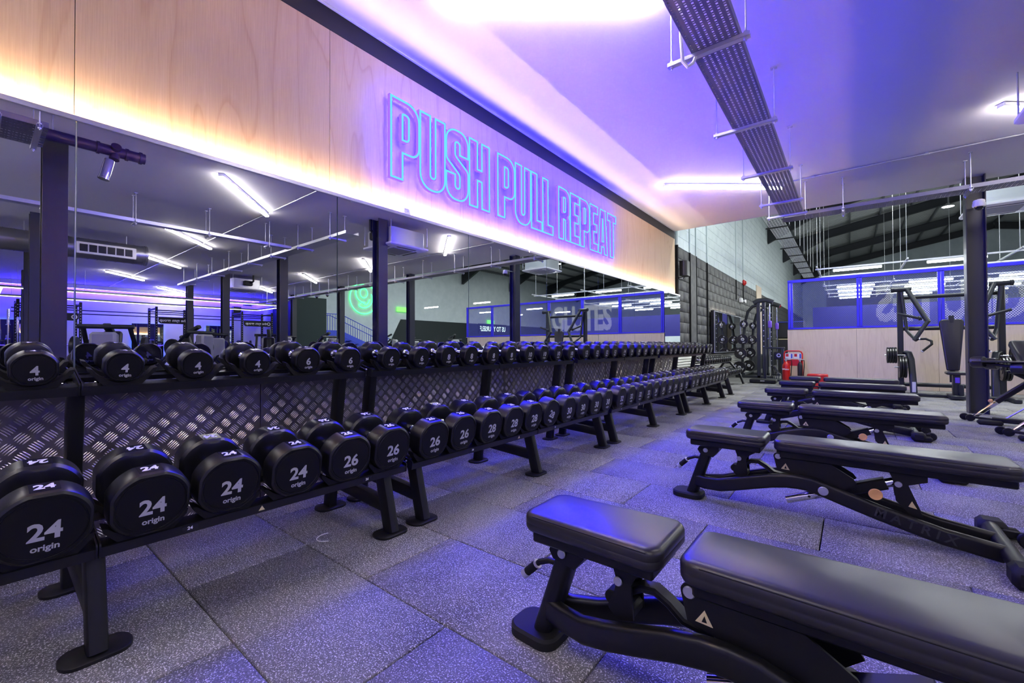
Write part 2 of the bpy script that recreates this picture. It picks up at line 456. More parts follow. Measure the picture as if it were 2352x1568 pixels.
# ---- left wall: backing, plywood sheets, dark trim, checker plate
wb = MB(); wb.box((-0.13, 3.2, 1.75), (0.2, 12.4, 3.48))
wall = struct('wall_left', wb, 'trim_black', 'long wall with plywood sheets above mirrors and checker plate below', 'wall')
PJ = [-3.0, -2.32, -1.01, 0.298, 1.60, 2.93, 4.26, 5.59, 6.90, 8.18, 9.40]
for a, b in zip(PJ, PJ[1:]):
    p = MB(); p.box((-0.0125, (a+b)/2, (1.95+3.317)/2), (0.025, b-a-0.003, 3.317-1.95), ch=0.0008)
    p.build('plywood_panel', 'plywood', wall)
t = MB(); t.box((-0.012, 3.2, 3.397), (0.026, 12.4, 0.158), ch=0.002)
struct('trim_1', t, 'trim_black', 'black painted trim board between plywood and white ceiling', 'trim')
t = MB(); t.box((0.004, 3.2, 3.4805), (0.03, 12.4, 0.011), ch=0.002)
struct('trim_2', t, 'ceiling_white', 'thin white edge bead along the ceiling above the black trim', 'trim')

def tread(y0, y1, z0, z1, x, p=0.060):
    q = p/math.sqrt(2); vs = []; fs = []
    n = int((y1-y0)/q)+4; mrow = int((z1-z0)/q)+4
    for i in range(-1, n):
        for j in range(-1, mrow):
            if (i+j) % 2: continue
            cy_, cz = y0+i*q, z0+j*q
            ang = R(45) if ((i-j)//2) % 2 == 0 else R(-45)
            # cells of a square lattice turned 45 degrees, alternate bar directions
            dx, dz = math.cos(ang), math.sin(ang); nx, nz = -dz, dx
            for b in range(5):
                o = (b-2)*p*0.165; L = p*(0.40 if abs(b-2) < 2 else 0.33); wd = p*0.045
                cc = (cy_+nx*o, cz+nz*o)
                if not (y0+.02 < cc[0] < y1-.02 and z0+.02 < cc[1] < z1-.02): continue
                s = len(vs)
                for (u, v_, h) in ((-L, 0, 0), (-L*.55, -wd, 0), (L*.55, -wd, 0), (L, 0, 0), (L*.55, wd, 0), (-L*.55, wd, 0), (-L*.5, 0, .0022), (L*.5, 0, .0022)):
                    vs.append((x+h, cc[0]+dx*u+nx*v_, cc[1]+dz*u+nz*v_))
                fs += [(s, s+1, s+6), (s+1, s+2, s+7, s+6), (s+2, s+3, s+7), (s+3, s+4, s+7), (s+4, s+5, s+6, s+7), (s+5, s, s+6)]
    return vs, fs
CP = [-1.3, 1.14, 3.58, 6.02, 8.46, 9.41]
for a, b in zip(CP, CP[1:]):
    p = MB(); p.box((0.001, (a+b)/2, 0.39), (0.006, b-a-0.004, 0.776), ch=0.0008)
    o = p.build('checker_plate', 'checker_plate', wall)
    vs, fs = tread(a, b, 0.0, 0.78, 0.004); q = MB(); q.add(vs, fs)
    c = q.build('tread_bars', 'tread_bar', o, angle=20); c['kind'] = 'stuff'
p = MB(); p.box((0.053, 4.17, 0.794), (0.098, 10.48, 0.022), ch=0.002)
struct('trim_3', p, 'aluminium', 'silver metal channel along the bottom of the long mirror', 'trim')

# ---- mirror panels
MJ = [-1.07, 0.296, 1.606, 2.942, 4.28, 5.62, 6.95, 8.22, 9.41]
names = ['leftmost tall mirror panel, cut by the left edge of the picture', 'second mirror panel from the left, behind the first 4 kg dumbbells', 'third mirror panel from the left, reflecting a slim dark column', 'fourth mirror panel from the left, below the word PULL', 'fifth mirror panel from the left, below the word REPEAT', 'sixth mirror panel from the left, just beyond the neon words', 'seventh mirror panel from the left, second from the far end', 'last mirror panel at the far end of the plywood wall']
for i, (a, b) in enumerate(zip(MJ, MJ[1:])):
    p = MB(); p.box((MX-.006, (a+b)/2, 1.441), (0.012, b-a-0.004, 1.272), ch=0.0015)
    # edges in dark glass, front in mirror
    me = p.data('wall_mirror', ['mirror_edge', 'mirror_glass'], 10)
    for f in me.polygons:
        if f.normal.x > 0.99: f.material_index = 1
    o = obj('wall_mirror', me); tag(o, names[i], 'mirror', 'mirror panels on the long wall')
p = MB()
for a, b in ((-1.07, 3.92), (3.93, 5.22), (5.23, 9.41)):
    p.box((MX+.001, (a+b)/2, 2.088), (0.012, b-a-.004, 0.026), ch=0.002)
p.box((MX-.016, 4.17, 1.44), (0.006, 10.46, 1.29), ch=0.001)
struct('trim_4', p, 'aluminium', 'silver edging strip along the top of the long mirror', 'trim')
# warm strip hidden behind the mirror edge
st = thing('led_strip', 'warm white light strip tucked behind the top edge of the long mirror', 'light strip', (0.045, 4.15, 2.022))
p = MB(); p.box((0, 0, -0.006), (0.018, 10.4, 0.006)); p.build('carrier', 'aluminium', st)
p = MB(); p.add([(0, -5.22, .036), (0, -5.22, .041), (0, 5.22, .041), (0, 5.22, .036)], [(0, 1, 2, 3)]); p.build('diodes', 'strip_warm', st)
p = MB(); p.box((.0025, 0, .019), (.003, 10.44, .050)); p.build('diode_board', 'white_plastic', st)
p = MB(); p.add([(.0045, -5.22, .008), (.0055, -5.22, .008), (.0055, 5.22, .008), (.0045, 5.22, .008)], [(0, 1, 2, 3)]); p.build('edge_diodes', 'strip_up', st)
# folded paper note on the mirror edge
p = MB(); p.prism([(-.032, 0), (.034, 0), (.026, .05), (-.026, .05)], 'x', 0, .0012, T(0.097, 2.22, 2.102) @ RY(-14))
p.prism([(-.032, 0), (.034, 0), (.026, .05), (-.026, .05)], 'x', 0, .0012, T(0.072, 2.22, 2.102) @ RY(14))
nt = p.build('paper_note', 'print_white'); tag(nt, 'small folded white paper note standing on the mirror edge below PUSH', 'note')
q = MB(); q.mesh(text_mesh('buy & sell\ncom', .013), T(0.0997, 2.22, 2.129) @ RY(-14) @ Matrix(((0, 0, 1, 0), (1, 0, 0, 0), (0, 1, 0, 0), (0, 0, 0, 1)))); q.build('handwriting', 'steel_black', nt)

# ---- ceiling slab and closing walls of the low room
c = MB(); c.box((10.2, (YE-3)/2, CEIL+0.15), (20.9, YE+3, 0.30))
struct('ceiling', c, 'ceiling_white', 'smooth white ceiling over the dumbbell area, lit violet', 'ceiling')
c = MB(); c.box((10.2, -2.05, 1.9), (21, 0.1, 3.8)); struct('wall_back', c, 'wall_white', 'plain white wall behind the camera', 'wall')
c = MB(); c.box((XF+.06, 3.4, 1.75), (0.12, 13, 3.6)); struct('wall_right', c, 'wall_white', 'far white wall of the weights area washed in violet light', 'wall')
c = MB(); c.box((19.3, 10.35, 1.74), (2.6, 1.5, 3.48)); struct('wall_stair', c, 'wall_green_dark', 'dark green stair core wall at the far side of the gym', 'wall')

# ---- hall beyond: block wall, pale upper wall, gable, right wall, roof
HX, HY1 = -0.12, 43.0; EAVE = 6.9; RIDGE = 8.9
b = MB(); b.box((HX-.10, (9.3+HY1)/2, 1.64), (0.19, HY1-9.3, 3.28)); hw = struct('wall_hall', b, 'mortar_dark', 'charcoal painted concrete block wall beyond the long mirror', 'wall')
BH, BL = 0.245, 0.49
blk = MB(); blk.box((0, 0, 0), (0.03, BL-.010, BH-.010), ch=0.003); blk_me = blk.data('block', 'block_dark', 60)
hlf = {}
for r in range(11):
    z = 0.82-BH+BH*(r+.5)+.005
    y = 9.42-(BL/2 if r % 2 else 0)
    while y < 20.4:
        ya, yb = max(y, 9.42), y+BL
        if yb-ya > .06:
            L = round(yb-ya, 3)
            if L not in hlf:
                if abs(L-BL) < .01: hlf[L] = blk_me
                else:
                    q = MB(); q.box((0, 0, 0), (0.03, L-.010, BH-.010), ch=0.003); hlf[L] = q.data('block', 'block_dark', 60)
            o = obj('block', hlf[L], hw); o.location = (HX-.012+random.uniform(-.001, .001), (ya+yb)/2, z)
        y += BL
q = MB()
for r in range(11):
    z = 0.82-BH+BH*(r+.5)+.005; y = 20.4
    while y < HY1: q.box((HX-.012, y+BL/2, z), (.03, BL-.012, BH-.012)); y += BL
o = q.build('far_blocks', 'block_dark', hw); o['kind'] = 'stuff'
b = MB(); b.box((HX-.10, (9.3+HY1)/2, 3.28+1.9), (0.19, HY1-9.3, 3.80)); hu = struct('wall_hall_upper', b, 'mortar_pale', 'pale painted upper block wall of the tall hall', 'wall')
q = MB()
for r in range(15):
    z = 3.285+BH*(r+.5); y = 9.42-(BL/2 if r % 2 else 0)
    while y < HY1: q.box((HX-.0115, y+BL/2, z), (.03, BL-.006, BH-.006)); y += BL
o = q.build('pale_blocks', 'wall_pale', hu); o['kind'] = 'stuff'
b = MB(); b.box((10.4, HY1+.1, 4.5), (21.4, .2, 9)); struct('wall_gable', b, 'wall_pale', 'pale far gable wall of the tall hall', 'wall')
b = MB(); b.box((21.1, 26.2, 4.5), (.2, 33.8, 9)); struct('wall_hall_right', b, 'wall_pale', 'pale right hand wall of the tall hall seen in the mirror', 'wall')
# dark painted graphic on that wall
q = MB(); q.prism([(16.3, 0), (17.9, 2.9), (HY1, 2.9), (HY1, 0)], 'x', 20.985, 20.998); struct('trim_5', q, 'wall_charcoal', 'dark painted slanted graphic on the hall wall seen in the mirror', 'wall graphic')
b = MB(); b.box((10.4, YE+.05, (3.79+9)/2), (21.4, .1, 5.2)); struct('wall_light_stop', b, 'wall_pale', 'unseen wall added above the low ceiling to keep light from leaking', 'wall')  # unseen closing wall, added so light does not leak above the slab
# roof: two slopes of ribbed sheet, rafters, purlins
def roofz(x): return EAVE+.35+(RIDGE-EAVE)*(x/10.4 if x < 10.4 else (20.8-x)/10.4)
q = MB(); n = 0
prof = []
y = 9.2
while y < HY1+.2:
    prof += [(y, 0), (y+.10, 0), (y+.13, .035), (y+.20, .035), (y+.23, 0)]; y += .25
for xa, xb in ((-.3, 10.4), (10.4, 21.2)):
    s = len(q.v); vs = [(xa, p[0], roofz(xa)+p[1]) for p in prof]+[(xb, p[0], roofz(xb)+p[1]) for p in prof]; k_ = len(prof)
    q.add(vs, [(i, k_+i, k_+i+1, i+1) for i in range(k_-1)])
roof = struct('ceiling_hall', q, 'roof_sheet', 'ribbed metal roof sheets over the tall hall', 'roof')
for xp in [0.5+1.25*i for i in range(17)]:
    q = MB(); q.rod((xp, 9.3, roofz(xp)-.10), (xp, HY1, roofz(xp)-.10), .06, .17); q.build('purlin', 'purlin', roof)
for yf in (11.9, 17.8, 23.7, 29.6, 35.5, 41.4):
    for sgn in (0, 1):
        def xx(x): return x if not sgn else 20.8-x
        q = MB()
        for dz, wd, th in ((-.22, .20, .03), (-.62, .20, .03), (-.42, .03, .40)):
            q.rod((xx(-.1), yf, roofz(-.1)+dz), (xx(10.4), yf, roofz(10.4)+dz), wd, th)
        q.prism([(xx(-.1), roofz(0)-.6), (xx(2.2), roofz(2.2)-.6), (xx(-.1), roofz(0)-1.35)], 'y', yf-.1, yf+.1)
        q.build('rafter', 'rafter', roof)
# ================================================================== COLUMNS, LIGHTS, TRAYS
def hcol_mesh(h):
    q = MB()
    for sx in (-1, 1): q.box((sx*.0975, 0, h/2), (.013, .203, h), ch=.0015)
    q.box((0, 0, h/2), (.183, .010, h))
    for sx in (-1, 1):
        for sy in (-1, 1): q.prism([(sx*.091, sy*.005), (sx*.091, sy*.014), (sx*.082, sy*.005)], 'z', 0, h)
    return q.data('column', 'steel_column', 30)
colme = hcol_mesh(CEIL)
rows_x = [(4.41, 'nearest'), (8.95, 'second'), (13.45, 'third'), (17.7, 'farthest')]
for i, (cx_, nm) in enumerate(rows_x):
    for j, (cy_, wh) in enumerate(((0.57+.155*i, 'left'), (4.92+.13*i, 'middle'), (9.185+.05*i, 'right'))):
        lab = 'dark steel column beside the roller bench at the ceiling edge' if (i, j) == (0, 2) else 'dark steel column seen in the mirror, %s row from the mirror, %s of its row' % (nm, wh)
        o = obj('steel_column', colme); o.location = (cx_, cy_, 0); tag(o, lab, 'column', 'steel columns')
        if (i, j) == (0, 2): COLO = o

DL = Vector((1.42, 1.18, 0)); LEN = DL.length; ANG = math.atan2(DL.y, DL.x)
def light_bar(mat='light_white'):
    t_ = thing('light_bar', '', 'light')
    q = MB(); q.box((0, 0, -.0225), (LEN, .072, .041), ch=.003); q.build('housing', 'white_plastic', t_)
    q = MB(); q.box((0, 0, -.0585), (LEN-.004, .066, .030), ch=.008); q.build('diffuser', mat, t_)
    index_kids(t_); return t_
LB = light_bar()
spots = [(0.74, 2.04, 'long white light bar at the top edge of the picture'), (0.74, 6.55, 'long white light bar crossing above the cable tray near the ceiling edge'),
         (4.19, 6.55, 'white light bar cut by the right edge of the picture'), (4.22, 2.17, 'brightest light bar in the second mirror panel'),
         (8.08, 2.42, 'light bar behind the cable tray in the second mirror panel'), (7.84, 6.72, 'light bar left of the reflected column in the third mirror panel'),
         (11.7, 2.7, 'light bar touching the round duct in the mirror'), (11.5, 6.8, 'light bar left of the neon disc in the mirror'),
         (15.6, 2.6, 'light bar below the round duct in the mirror'), (15.7, 6.95, 'small light bar beside the far cassette unit in the mirror'),
         (19.0, 4.6, 'farthest light bar near the violet wall'), (4.2, -1.6, 'light bar on the ceiling behind the camera'), (8.1, -1.6, 'light bar behind the camera, farther from the mirror'), (0.74, -1.85, 'light bar near the mirror wall behind the camera')]
for i, (x, y, lab) in enumerate(spots):
    o = LB if i == 0 else dup(LB)
    L2 = DL
    sc_l = .84 if i == 0 else 1.0; o.scale = (sc_l, 1, 1)
    o.location = (x+DL.x/2*sc_l, y+DL.y/2*sc_l, CEIL); o.rotation_euler = (0, 0, ANG); o['label'] = lab; o['group'] = 'ceiling light bars'

def tray_mesh(q, L, W, detail=True, h=.05):
    """perforated tray along local y from 0 to L, centred in x, bottom at z 0"""
    th = .0015
    nrow = 8; p = W/nrow; hw_ = .0135
    for k in range(nrow+1):
        xa = -W/2+p*k+(-p/2+hw_/2 if k else 0)-(0); xb = -W/2+p*k+(p/2-hw_/2 if k < nrow else 0)
        if k == 0: xa = -W/2
        if k == nrow: xb = W/2
        q.box(((xa+xb)/2, L/2, 0), (xb-xa, L, th))
    if detail:
        per = .046; n = int(L/per)
        for k in range(nrow):
            xc = -W/2+p*(k+.5); off = 0
            for i in range(n):
                y = i*per+off
                q.box((xc, y+.007, 0), (hw_, .013, th)); q.box((xc, y+.026, 0), (hw_, .011, th))
    else:
        for k in range(nrow): q.box((-W/2+p*(k+.5), L/2, 0), (hw_, L, th))
    for s_ in (-1, 1):
        q.box((s_*W/2, L/2, h/2), (.0015, L, h)); q.box((s_*(W/2-.006), L/2, h), (.012, L, .002))
def hanger(parent, half, loc, rz=0):
    """strut channel along local x with a threaded rod up to the ceiling at each end"""
    drop = CEIL-tz
    q = MB(); q.box((0, 0, -.026), (2*half, .041, .003)); q.box((0, -.019, -.014), (2*half, .003, .026)); q.box((0, .019, -.014), (2*half, .003, .026))
    o = q.build('strut_channel', 'galvanised', parent); o.location = loc; o.rotation_euler = (0, 0, R(rz))
    for s_ in (-1, 1):
        q2 = MB(); q2.tube([(0, 0, -.05), (0, 0, drop-.002)], .0055, 8)
        disc(q2, (0, 0, -.034), 'z', .014, .014, 6, .002); disc(q2, (0, 0, .008), 'z', .016, .012, 6, .002); q2.box((0, 0, drop-.008), (.05, .04, .010))
        r_ = q2.build('threaded_rod', 'galvanised', o); r_.location = (s_*(half-.025), 0, 0)
tz = 3.028
tr = thing('cable_tray', 'perforated dark cable tray hanging below the ceiling, running away from the camera', 'cable tray', (2.26, 0.15, tz))
q = MB(); tray_mesh(q, 7.78, .30); q.build('tray', 'tray_steel', tr)
q = MB(); q.tube([(-.08, .1, .012), (-.08, 7.7, .012)], .009, 8); q.tube([(-.02, .1, .012), (0.0, 4, .012), (-.02, 7.7, .012)], .008, 8); q.build('cable', 'white_plastic', tr)
for i, y in enumerate((0.46, 1.78, 3.10, 4.42, 5.73, 7.05, 7.80)):
    hanger(tr, .262, (-.055, y-.15, 0))
# white hanging cable loop at the second hanger
q = MB(); q.tube([(-.20, 2.86, CEIL-tz-.003), (-.20, 2.86, .1), (-.195, 2.88, -.06), (-.17, 2.9, -.10), (-.14, 2.93, -.07), (-.12, 2.95, .0), (-.10, 2.95, .02)], .012, 8); q.build('flexible_conduit', 'white_plastic', tr)
tr2 = thing('cable_tray', 'narrow perforated cable tray running left to right along the ceiling edge', 'cable tray', (2.15, 8.13, tz))
q = MB(); tray_mesh(q, 5.0, .28, True); o = q.build('tray', 'tray_steel', tr2); o.rotation_euler = (0, 0, R(-90))
q = MB(); tray_mesh(q, 12.8, .28, False); o = q.build('tray', 'tray_steel', tr2); o.rotation_euler = (0, 0, R(-90)); o.location = (5.0, 0, 0)
q = MB(); q.prism([(-.04, .10), (.02, .16), (.26, .16), (.26, -.15), (-.04, -.15)], 'z', -.001, .001); q.build('corner_plate', 'tray_steel', tr2)
for i in range(14):
    hanger(tr2, .19, (.74+1.3*i, 0, 0), 90)
tr3 = thing('cable_tray', 'cable tray running towards the far column, seen only in the mirror', 'cable tray', (6.25, 0.2, tz))
q = MB(); tray_mesh(q, 3.83, .15, False); q.build('tray', 'galvanised', tr3)
for i in range(4):
    hanger(tr3, .12, (0, .4+1.0*i, 0))
tr4 = thing('cable_tray', 'cable tray crossing above the mirrored columns towards the far wall', 'cable tray', (4.2, 4.2, tz))
q = MB(); tray_mesh(q, 10.0, .25, False); o = q.build('tray', 'galvanised', tr4); o.rotation_euler = (0, 0, R(-90))
for i in range(8):
    hanger(tr4, .17, (.5+1.25*i, 0, 0), 90)
tr5 = thing('cable_tray', 'wide dark cable tray end in the top left corner of the mirror', 'cable tray', (3.30, -1.5, tz))
q = MB(); tray_mesh(q, 1.92, .60); q.build('tray', 'tray_steel', tr5)
for y in (.35, 1.62, 1.86): hanger(tr5, .36, (0, y, 0))
# ceiling conduits
for y, x0_, lab in ((7.63, 1.95, 'thin metal conduit crossing the ceiling beyond the light bars'), (3.35, 2.7, 'thin ceiling conduit seen in the mirror beside the light bars')):
    t_ = thing('ceiling_conduit', lab, 'conduit', (0, 0, 0))
    q = MB(); q.tube([(x0_, y, CEIL-.014), (20.4, y, CEIL-.014)], .0105, 8); q.build('pipe', 'galvanised', t_)
    q = MB()
    for i in range(15):
        q.box((x0_+.6+i*1.2, y, CEIL-.008), (.03, .05, .016)); disc(q, (x0_+.6+i*1.2, y, CEIL-.016), 'x', .016, .05, 8, .002)
    o = q.build('saddle_clip', 'galvanised', t_); o['kind'] = 'stuff'
# dome camera on the column
dc = thing('dome_camera', 'white dome security camera fixed in front of the steel column', 'camera', (4.385, 8.74, 2.955))
q = MB(); q.lathe([(0, .075), (.055, .075), (.062, .06), (.062, .035), (.066, .03), (.066, -.012), (.058, -.02), (0, -.02)], 24); q.build('housing', 'white_plastic', dc)
q = MB(); q.lathe([(.05, -.016), (.047, -.035), (.035, -.055), (.015, -.066), (0, -.068)][::-1], 20); q.build('dome_glass', 'glass_dark', dc)
q = MB(); q.box((.01, .17, .082), (.05, .36, .014)); q.build('mounting_arm', 'galvanised', dc)

# ================================================================== NEON SIGN
H = .655; W_ = .285; s_ = .112; g_ = .108
def letters(c, w):
    r_ = .125
    if c == 'P': return [rpoly([(0, 0), (s_, 0), (s_, .34*H), (w, .34*H, r_), (w, H, r_), (0, H)]), rpoly([(s_, .34*H+g_), (w-s_+.004, .34*H+g_, .03), (w-s_+.004, H-g_, .03), (s_, H-g_, .01)])]
    if c == 'U': return [rpoly([(0, H), (0, 0, r_), (w, 0, r_), (w, H), (w-s_, H), (w-s_, g_, .028), (s_, g_, .028), (s_, H)])]
    if c == 'S': return [rpoly([(w, .66*H), (w, H, r_), (0, H, r_), (0, .55*H, .06), (w-s_, .37*H, .05), (w-s_, g_, .028), (s_, g_, .028), (s_, .36*H), (0, .36*H), (0, 0, r_), (w, 0, r_), (w, .46*H, .06), (s_, .63*H, .05), (s_, H-g_, .028), (w-s_, H-g_, .028), (w-s_, .66*H)])]
    if c == 'H': return [[(0, 0), (s_, 0), (s_, .41*H), (w-s_, .41*H), (w-s_, 0), (w, 0), (w, H), (w-s_, H), (w-s_, .58*H), (s_, .58*H), (s_, H), (0, H)]]
    if c == 'L': return [[(0, 0), (w, 0), (w, g_), (s_, g_), (s_, H), (0, H)]]
    if c == 'R': return [rpoly([(0, 0), (s_, 0), (s_, .40*H), (w-s_, .40*H, .02), (w-s_, 0), (w, 0), (w, .43*H, .02), (w-.03, .475*H, .01), (w, .53*H, .03), (w, H, r_), (0, H)]), rpoly([(s_, .40*H+g_*.9), (w-s_+.004, .40*H+g_*.9, .02), (w-s_+.004, H-g_, .02), (s_, H-g_, .01)])]
    if c == 'E': return [[(0, 0), (w, 0), (w, g_), (s_, g_), (s_, .43*H), (w-.03, .43*H), (w-.03, .43*H+g_), (s_, .43*H+g_), (s_, H-g_), (w, H-g_), (w, H), (0, H)]]
    if c == 'A': return [[(0, 0), (.098, 0), (.112, .16*H), (w-.112, .16*H), (w-.098, 0), (w, 0), (w-.072, H), (.072, H)], [(.122, .28*H), (w-.122, .28*H), (w/2+.006, .80*H), (w/2-.006, .80*H)]]
    if c == 'T': return [[((w-s_)/2, 0), ((w+s_)/2, 0), ((w+s_)/2, H-g_), (w, H-g_), (w, H), (0, H), (0, H-g_), ((w-s_)/2, H-g_)]]
sign = thing('neon_sign', 'blue neon outline lettering PUSH PULL REPEAT on the plywood', 'neon sign', (0.0, 0, 2.385))
lay = [('P', 2.083, .285), ('U', 2.381, .285), ('S', 2.683, .285), ('H', 2.988, .29), ('P', 3.413, .285), ('U', 3.713, .285), ('L', 4.016, .215), ('L', 4.252, .22), ('R', 4.610, .275), ('E', 4.898, .24), ('P', 5.155, .27), ('E', 5.440, .24), ('A', 5.690, .30), ('T', 6.000, .285)]
for c, y0_, wd in lay:
    a = MB(); b = MB(); pins = MB()
    for poly in letters(c, wd):
        path = [(0, y0_+p[0], p[1]) for p in poly]
        inset = .0
        a.sweep([(-.0115, -.014), (.0115, -.014), (.0115, .009), (.0085, .0125), (-.0085, .0125), (-.0115, .009)][::-1], [(.052, y, z) for _, y, z in path], (1, 0, 0), True)
        b.sweep([(-.0082, 0), (.0082, 0), (.0060, .0060), (-.0060, .0060)][::-1], [(.0645, y, z) for _, y, z in path], (1, 0, 0), True)
        for i in range(0, len(path), max(1, len(path)//6)):
            pins.tube([(0.0, path[i][1], path[i][2]), (.042, path[i][1], path[i][2])], .003, 6)
    o = a.build('letter', 'neon_violet', sign); b.build('glowing_core', 'neon_core', o); pins.build('stand_offs', 'chrome', o)

# ================================================================== DUMBBELLS
def clipr(th, Rr, k=.945):
    a = (th+math.pi/4) % (math.pi/2)-math.pi/4
    return min(Rr, k*Rr/math.cos(a))
def head_mesh(Rr, L, n=56):
    """urethane head, outward face at +x"""
    f = min(.014, Rr*.14)
    prof = [(.16, -L/2), (.80, -L/2), (.93, -L/2+f*.35), (1.0, -L/2+f*1.2), (1.0, L/2-f), (.965, L/2-f*.35), (.90, L/2), (.835, L/2), (.825, L/2-.0022), (.80, L/2-.0022), (.79, L/2-.0006), (0.30, L/2-.0006)]
    vs = []; fs = []; k = len(prof)
    for (r_, x) in prof:
        for i in range(n):
            th = 2*math.pi*i/n; rr = clipr(th, Rr)*r_ if r_ > .84 else Rr*r_
            vs.append((x, rr*math.sin(th), rr*math.cos(th)))
    for a in range(k-1):
        for i in range(n):
            j = (i+1) % n; fs.append((a*n+i, (a+1)*n+i, (a+1)*n+j, a*n+j))
    fs.append(tuple((k-1)*n+i for i in range(n))[::-1]); fs.append(tuple(range(n)))
    q = MB(); q.add(vs, fs); me = q.data('head', ['urethane', 'urethane_face'], 32)
    for p in me.polygons:
        if p.normal.x > .97: p.material_index = 1
    return me
TXM = Matrix(((0, 0, 1, 0), (1, 0, 0, 0), (0, 1, 0, 0), (0, 0, 0, 1)))      # text x -> y, y -> z, normal +x
TXT = Matrix(((0, -1, 0, 0), (1, 0, 0, 0), (0, 0, 1, 0), (0, 0, 0, 1)))     # text x -> y, y -> -x, normal +z
def print_mesh(num, Rr, L):
    q = MB(); sz = Rr*(.64 if Rr > .1 else .70)
    q.mesh(text_mesh(num, sz, sz*.030), T(L/2+.0004, .02*Rr, -.10*Rr) @ TXM)
    q.mesh(text_mesh('origin', sz*.36, sz*.010), T(L/2+.0004, .04*Rr, -.52*Rr) @ TXM, 0)
    t_ = MB(); t_.mesh(text_mesh(num, L*.46, L*.02), T(0, 0, clipr(0, Rr)+.0011) @ TXT, 1)
    wp, lp = Rr*.56, L*.66
    t_.prism([(-lp/2, -wp/2), (lp/2, -wp/2), (lp/2, wp/2), (-lp/2, wp/2)], 'z', clipr(0, Rr)-.001, clipr(0, Rr)+.0005, None, 0)
    return q.data('face_print', ['print_grey'], 30), t_.data('top_label', ['label_patch', 'print_white'], 30)
def handle_mesh(Lh, r_=.0155):
    q = MB(); q.lathe([(0, -Lh/2-.01), (r_+.011, -Lh/2-.01), (r_+.011, -Lh/2+.014), (r_+.003, -Lh/2+.019), (r_, -Lh/2+.03), (r_+.0025, 0), (r_, Lh/2-.03), (r_+.003, Lh/2-.019), (r_+.011, Lh/2-.014), (r_+.011, Lh/2+.01), (0, Lh/2+.01)], 20, AX['x'])
    return q.data('handle', 'chrome', 30)
KG = {4: (.066, .064), 6: (.072, .068), 8: (.077, .072), 10: (.080, .076), 12: (.085, .080), 14: (.090, .084), 16: (.092, .09), 18: (.094, .094),
      24: (.116, .100), 26: (.117, .104), 28: (.117, .108), 30: (.117, .112), 32: (.117, .116), 34: (.117, .12), 36: (.117, .124), 38: (.117, .128)}
DBM = {}
def dumbbell(kg, label, group):
    Rr, L = KG[kg]; Lh = .125
    if kg not in DBM: DBM[kg] = (head_mesh(Rr, L), print_mesh(str(kg), Rr, L), handle_mesh(Lh))
    hm, pm, gm = DBM[kg]
    d = thing('dumbbell', label, 'dumbbell', group=group)
    obj('handle', gm, d)
    for sx in (1, -1):
        h_ = obj('head', hm, d); h_.location = (sx*(Lh/2+L/2), 0, 0)
        if sx < 0: h_.rotation_euler = (0, 0, math.pi)
        obj('face_print', pm[0], h_); obj('top_label', pm[1], h_)
    return d
TILT = 10.0
PITCHY = .2475; RACKP = 2.55; RACK0 = 1.654-.1238                  # first slot edge of the second rack
def rackY(rack): return RACK0+RACKP*(rack-1)+(.042 if rack == 0 else 0)
def slotY(rack, i): return rackY(rack)+PITCHY*(i+.5)
LOW = [(0, i, k) for i, k in zip(range(4, 10), (24, 24, 24, 24, 26, 26))]
LOW += [(1, i, k) for i, k in enumerate((26, 26, 28, 28, 28, 28, 30, 30, 30, 30))]+[(2, i, k) for i, k in enumerate((32, 32, 32, 32, 34, 34, 34, 34, 36, 36))]+[(3, i, k) for i, k in enumerate((36, 36, 38, 38, 38, 38, 38, 38, 38, 38))]
UPP = [(0, i, k) for i, k in zip(range(4, 10), (4, 4, 4, 4, 6, 6))]
UPP += [(1, i, k) for i, k in enumerate((6, 6, 8, 8, 8, 8, 10, 10, 10, 10))]+[(2, i, k) for i, k in enumerate((12, 12, 12, 12, 14, 14, 14, 14, 14, 14))]+[(3, i, k) for i, k in enumerate((16,)*10)]+[(4, i, k) for i, k in enumerate((18,)*2)]
# tray surfaces: a line in the XZ plane through (xc, zc) falling TILT degrees to the front
TRAY_L = (0.885, 0.372); TRAY_U = (0.515, 0.872)
def place(dbs, tray, tier):
    for n_, (rk, i, kg) in enumerate(dbs):
        Rr, L = KG[kg]
        d = dumbbell(kg, 'black round dumbbell marked %d, %s from the left on the %s tier' % (kg, ORD[n_], tier), 'dumbbells on the %s tier' % tier)
        up = Rr+.0108; a = R(TILT)
        x = tray[0]+math.sin(a)*up; z = tray[1]+math.cos(a)*up
        roll = random.uniform(-3, 3)
        if tier == 'lower' and (rk, i) == (1, 5): roll = -24
        if tier == 'lower' and rk == 0: roll *= .4
        M = T(x, slotY(rk, i)+random.uniform(-.003, .003), z) @ RY(TILT) @ RX(roll)
        d.matrix_world = M @ T(random.uniform(-.006, .006), 0, 0)
place(LOW, TRAY_L, 'lower'); place(UPP, TRAY_U, 'upper')

